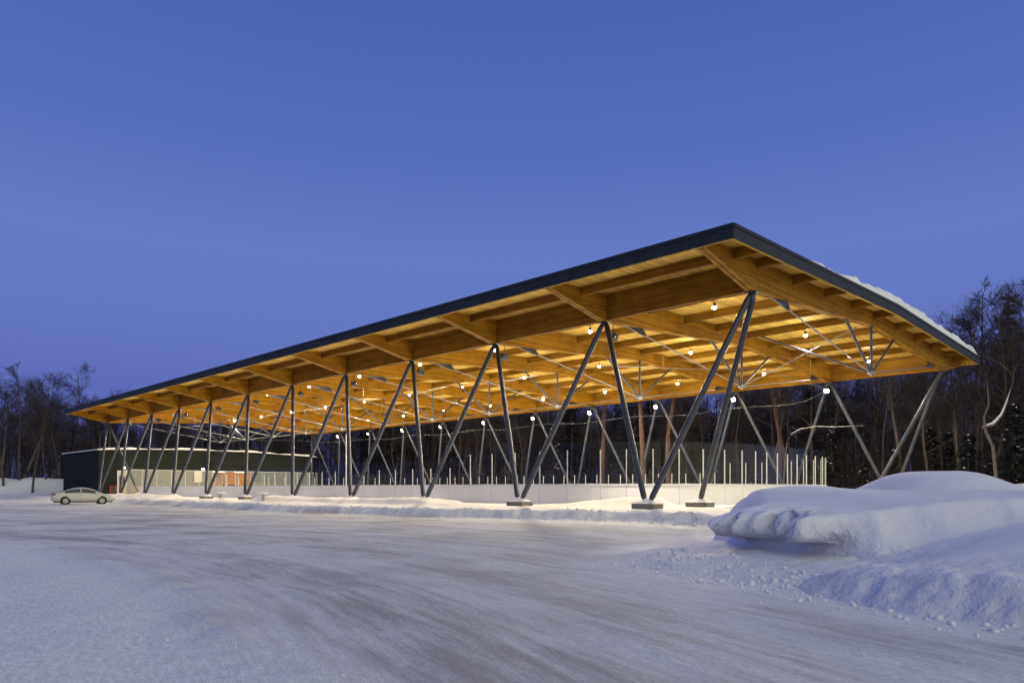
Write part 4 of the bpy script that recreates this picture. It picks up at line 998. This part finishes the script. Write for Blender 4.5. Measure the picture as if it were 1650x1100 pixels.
# long belt behind the hall
def belt():
    n = 0; tries = 0
    while n < 176 and tries < 6000:
        tries += 1
        a = RF.uniform(-48, 112); b = 44.5+30*RF.random()**1.5
        p = P(a, b)
        if not vis(p.x, p.y) or too_close(p.x, p.y, 1.5): continue
        spots.append((p.x, p.y)); n += 1; q = RF.random()
        rowl = 'front rows' if b < 52 else 'middle rows' if b < 60 else 'back rows'; px = 825+1160*p.x/p.y
        sec = ('behind the pavilion end' if px < 560 else 'behind the lower rink glass' if px < 760 else 'behind the middle of the rink' if px < 900 else 'behind the first column pairs' if px < 1050 else 'behind the nearest column foot' if px < 1180 else 'behind the rounded rink end' if px < 1330 else 'under the far roof corner' if px < 1500 else 'right of the roof corner')
        if q < .20: put('spruce_tree', spr[RF.randrange(3)], p.x, p.y, RF.uniform(.75, 1.0), f'dark spruce in the {rowl} {sec}', 'spruce tree', f'spruces in the {rowl} {sec}')
        elif q < .36: put('pale_tree', variants[4+RF.randrange(2)], p.x, p.y, RF.uniform(.8, 1.05), f'slim pale leafless tree in the {rowl} {sec}', 'tree', f'pale trees in the {rowl} {sec}')
        else:
            vi = (0, 1, 2, 3, 6)[RF.randrange(5)]; kd = {0: 'upright', 1: 'spreading', 2: 'stout', 3: 'slender', 6: 'wide-crowned'}[vi]
            put('bare_tree', variants[vi], p.x, p.y, RF.uniform(.82, 1.08), f'dark {kd} leafless tree in the {rowl} {sec}', 'tree', f'{kd} bare trees in the {rowl} {sec}')
    # left wing
    n = 0; tries = 0
    while n < 84 and tries < 6000:
        tries += 1
        t = RF.random(); x = -22-92*t; y = 133-30*t+28*RF.random()**1.3
        if not vis(x, y) or too_close(x, y, 1.6): continue
        spots.append((x, y)); n += 1; q = RF.random(); px = 825+1160*x/y; sec = 'at the far left edge' if px < 45 else 'above the car' if px < 110 else 'behind the left end of the pavilion' if px < 260 else 'behind the middle of the pavilion' if px < 420 else 'behind the right end of the pavilion'
        rowl = 'nearer' if y < 133-30*t+10 else 'farther'
        if q < .22: put('spruce_tree', spr[RF.randrange(3)], x, y, RF.uniform(.8, 1.05), f'{rowl} dark spruce {sec}', 'spruce tree', f'{rowl} spruces {sec}')
        elif q < .4: put('pale_tree', variants[4+RF.randrange(2)], x, y, RF.uniform(.85, 1.1), f'{rowl} slim pale leafless tree {sec}', 'tree', f'{rowl} pale trees {sec}')
        else:
            vi = (0, 1, 2, 3, 6)[RF.randrange(5)]; kd = {0: 'upright', 1: 'spreading', 2: 'stout', 3: 'slender', 6: 'wide-crowned'}[vi]
            put('bare_tree', variants[vi], x, y, RF.uniform(.86, 1.12), f'{rowl} dark {kd} leafless tree {sec}', 'tree', f'{rowl} {kd} bare trees {sec}')
belt()
for i, (px, Y, s) in enumerate(((1040, 72, 1.0), (1078, 70, 1.0), (968, 80, .95), (1255, 70, .9))):  # trees added behind the rink to stand in for reflections in its glass
    x = (px-825)/1160*Y; put('pine_tree', reflection_trunks[i % 2], x, Y, s, ['thick reddish pine trunk left of the middle behind the rink glass', 'thick reddish pine trunk right of the first column pair', 'reddish pine trunk farther left behind the rink glass', 'reddish pine trunk near the right end of the rink glass'][i], 'pine tree', None)
for i, (px, Y, s) in enumerate(((1560, 57, 1.0), (1600, 60, .9), (1632, 56, 1.1), (1575, 64, 1.0), (1648, 62, 1.2), (1500, 62, .9), (1440, 60, .8), (1390, 61, .8), (1340, 66, .9), (1530, 66, 1.1), (1240, 70, .8), (900, 84, .9), (830, 92, .9), (700, 104, 1.0), (755, 96, .8), (640, 112, .9))):
    rk = sorted([1560,1600,1632,1575,1648,1500,1440,1390,1340,1530,1240,900,830,700,755,640], reverse=True).index(px)
    x = (px-825)/1160*Y; put('young_spruce', sspr[i % 3], x, Y, s, (ORD+['twelfth', 'thirteenth', 'fourteenth', 'fifteenth', 'sixteenth'])[rk]+' small snowy spruce from the right along the edge of the wood', 'young spruce', 'snowy young spruces at the wood edge')
TALL = [(1452, 61, 2, .80), (1498, 60, 6, .80), (1522, 63, 1, .92), (1548, 60, 6, .90), (1575, 62, 0, .90), (1600, 61, 6, .96), (1622, 63, 1, 1.08), (1644, 61, 6, 1.0), (1662, 60, 0, 1.0), (1588, 68, 3, 1.1), (1630, 69, 6, 1.02),
        (6, 108, 6, 1.05), (32, 110, 0, .98), (52, 107, 6, 1.0), (74, 111, 1, .95), (94, 113, 6, .86), (118, 116, 3, .88), (140, 119, 6, .82), (166, 122, 1, .98), (200, 125, 6, .98), (232, 127, 0, .95), (262, 129, 6, 1.0)]
for i, (px, Y, vi, s) in enumerate(TALL):
    x = (px-825)/1160*Y; side = 'right' if px > 800 else 'left'
    rk = sorted([q_[0] for q_ in TALL if (q_[0] > 800) == (px > 800)], reverse=px > 800).index(px)
    put('tall_tree', variants[vi], x, Y, s, ORD[rk]+' tall leafless tree from the '+side+' edge whose crown stands against the sky', 'tree', f'tall bare trees against the sky on the {side}')
# broken snow-covered tree on the right
def broken():
    Y = 52.0; q = lambda px, py, dy=0: Vector(((px-825)/1160*(Y+dy), Y+dy, EYE+(787-py)/1160*(Y+dy)))
    p0 = q(1606, 792); r = empty('broken_tree', p0); tag(r, 'broken tree with a snow-covered fork in front of the dark wood on the right', 'tree')
    L_ = lambda *a: [v-p0 for v in a]
    t = MB(); t.path(L_(q(1606, 800), q(1604, 760), q(1600, 720), q(1588, 694)), [.13, .12, .105, .10], n=9)
    t.path(L_(q(1588, 694), q(1585, 672), q(1593, 652), q(1592, 630), q(1590, 614)), [.09, .075, .055, .04, .02], n=8)
    t.build('trunk', M['pale'], r)
    t = MB(); t.path(L_(q(1583, 688), q(1600, 684, .2), q(1613, 670, .4), q(1622, 648, .6), q(1631, 620, .8), q(1633, 600, 1), q(1650, 560, 1.2)), [.10, .10, .085, .07, .055, .04, .015], n=9)
    t.path(L_(q(1632, 605, 1), q(1612, 585, 1), q(1590, 575, 1), q(1570, 570, 1)), [.03, .022, .016, .008], n=6)
    t.build('fork', M['pale'], r)
    t = MB(); t.path([v+Vector((0, -.02, .09)) for v in L_(q(1585, 688), q(1600, 683, .2), q(1613, 669, .4), q(1622, 647, .6), q(1630, 622, .8))], [.05, .085, .06, .045, .015], n=8)
    t.build('fork_snow', M['snow'], r)
    T = Tube(); rnd = random.Random(8)
    for q0 in L_(q(1631, 620, .8), q(1633, 600, 1), q(1612, 585, 1), q(1590, 575, 1), q(1650, 560, 1.2), q(1592, 630), q(1622, 648, .6), q(1590, 614)):
        for k in range(5):
            d = Vector((rnd.gauss(0, .7), rnd.gauss(0, .5), rnd.gauss(.5, .5))).normalized(); q1, _, _ = limb(rnd, q0, d, rnd.uniform(.6, 2.2), .02, .007, 4, 3, .2, .04, T)
            for l in range(4): limb(rnd, q1[rnd.randint(1, 3)], (d+Vector((rnd.gauss(0, .7), rnd.gauss(0, .5), rnd.gauss(.1, .4)))).normalized(), rnd.uniform(.3, .9), .010, .005, 2, 3, .2, .0, T)
    link('crown', T.mesh('crown', M['twig']), None, r)
broken()
def leaning(px0, py0, px1, py1, Y, r0, label, m_='pale', mid=(0, 0)):
    q = lambda px, py: Vector(((px-825)/1160*Y, Y, EYE+(787-py)/1160*Y)); p0 = q(px0, py0); r = empty('leaning_tree', p0); tag(r, label, 'tree')
    p1 = q(px1, py1)-p0; rnd = random.Random(px0); t = MB(); pts = []; n = 9
    for i in range(n+1):
        f = i/n; pts.append(p1*f+Vector((mid[0]*math.sin(math.pi*f)+rnd.gauss(0, .05), 0, mid[1]*math.sin(math.pi*f))))
    t.path(pts, [r0*(1-.8*i/n) for i in range(n+1)], n=7); t.build('trunk', M[m_], r)
    T = Tube()
    for k in range(10):
        i = rnd.randint(3, n); d = (p1.normalized()+Vector((rnd.gauss(0, .6), rnd.gauss(0, .6), rnd.gauss(.2, .4)))).normalized()
        q1, _, _ = limb(rnd, pts[i], d, rnd.uniform(1, 3), .03, .008, 4, 3, .2, .05, T)
        for l in range(5): limb(rnd, q1[rnd.randint(1, 3)], (d+Vector((rnd.gauss(0, .6), rnd.gauss(0, .6), rnd.gauss(.1, .4)))).normalized(), rnd.uniform(.4, 1.3), .012, .005, 2, 3, .2, .05, T)
    link('crown', T.mesh('crown', M['twig']), None, r)
leaning(40, 768, 80, 672, 112, .22, 'pale leaning trunk by the snow bank at the far left')
leaning(2, 766, 14, 660, 111, .24, 'thick pale upright trunk cut by the left edge of the view')
leaning(1548, 780, 1535, 640, 60, .10, 'thin pale crooked trunk right of the last column pair')
leaning(160, 735, 155, 655, 118, .16, 'crooked white birch trunk rising just behind the pavilion roof', mid=(.3, 0))
leaning(176, 735, 178, 650, 119, .22, 'thick white birch trunk rising behind the pavilion roof')
def sapling():
    Y = 56.5; q = lambda px, py: Vector(((px-825)/1160*Y, Y, EYE+(787-py)/1160*Y)); p0 = q(1262, 800); r = empty('bent_sapling', p0); tag(r, 'thin bent sapling whose snowy tip arches over behind the rink corner', 'sapling')
    pts = [q(*k)-p0 for k in ((1262, 800), (1264, 750), (1268, 715), (1275, 699), (1290, 691), (1315, 687), (1345, 688), (1390, 686))]
    t = MB(); t.path(pts, [.04, .035, .03, .026, .022, .018, .013, .007], n=6); t.build('trunk', M['bark'], r)
    T = Tube(); rnd = random.Random(3)
    for k in range(16):
        i = rnd.randint(2, 7); limb(rnd, pts[i], Vector((rnd.gauss(0, 1), rnd.gauss(0, 1), rnd.gauss(.3, .6))).normalized(), rnd.uniform(.3, 1.2), .012, .005, 3, 3, .3, .0, T)
    link('crown', T.mesh('crown', M['twig']), None, r)
    t = MB(); t.path([p+Vector((0, 0, .03)) for p in pts[3:]], [.006, .016, .008, .014, .004], n=6); t.build('branch_snow', M['snow'], r)
sapling()
# far wood: countless stems seen between the nearer trees
def far_wood():
    rnd = random.Random(5); T = Tube()
    for k in range(3700):
        if k < 2700: p = P(rnd.uniform(-52, 125), rnd.uniform(58, 100)); x, y = p.x, p.y
        else: t = rnd.random(); x, y = -20-110*t, 150-28*t+30*rnd.random()
        if not vis(x, y, .08): continue
        h = rnd.uniform(9, 18.5); r = rnd.uniform(.06, .17); lx, ly = rnd.gauss(0, .5), rnd.gauss(0, .5)
        a = Vector((x, y, -.2)); T.seg([a, a+Vector((lx*.4, ly*.4, h*.5)), a+Vector((lx, ly, h))], [r, r*.7, .02], 4)
        for j in range(11):
            f = rnd.uniform(.3, 1); az = rnd.random()*6.283; l = rnd.uniform(1.0, 3.2); q = a+Vector((lx*f, ly*f, h*f)); d = Vector((math.cos(az), math.sin(az), rnd.uniform(.2, 1.3))).normalized()
            e_ = q+d*l; T.seg([q, e_], [.035, .018], 3)
            for w in range(3):
                d2 = (d+Vector((rnd.gauss(0, .6), rnd.gauss(0, .6), rnd.gauss(.1, .4)))).normalized(); s_ = q.lerp(e_, rnd.uniform(.3, 1)); T.seg([s_, s_+d2*l*.5], [.024, .012], 3)
    o = link('far_wood', T.mesh('far_wood', M['bark'])); tag(o, 'far-off mass of bare stems behind the nearer trees', 'wood'); o['kind'] = 'stuff'
    # brush along the edge, with rags of snow
    T = Tube(); Sn = MB()
    for k in range(4200):
        if k < 2900: p = P(rnd.uniform(-50, 115), 44+26*rnd.random()**1.6); x, y = p.x, p.y
        else: t = rnd.random(); x, y = -20-100*t, 131-28*t+16*rnd.random()
        if not vis(x, y, .05): continue
        h = rnd.uniform(1.2, 7); a = Vector((x, y, gz(x, y)-.1)); pts, rs, d = limb(rnd, a, Vector((rnd.gauss(0, .15), rnd.gauss(0, .15), 1)), h, rnd.uniform(.02, .06), .012, 5, 3, .10, .03, T)
        for j in range(7):
            i = rnd.randint(1, 5); d2 = Vector((rnd.gauss(0, 1), rnd.gauss(0, 1), rnd.uniform(.2, 1.4))).normalized(); e_ = pts[i]+d2*rnd.uniform(.4, 1.6); T.seg([pts[i], e_], [.022, .010], 3)
            if rnd.random() < .035: Sn.ball(tuple(pts[i].lerp(e_, .6)), rnd.uniform(.04, .13), .05, .03, n=6, m=4)
    o = link('brush', T.mesh('brush', M['twig'])); tag(o, 'tangled leafless brush filling the edge of the wood', 'brush'); o['kind'] = 'stuff'
    me = Sn.mesh('brush_snow'); o2 = link('brush_snow', me, M['snow'], o)
far_wood()
print('objects', len(bpy.data.objects))
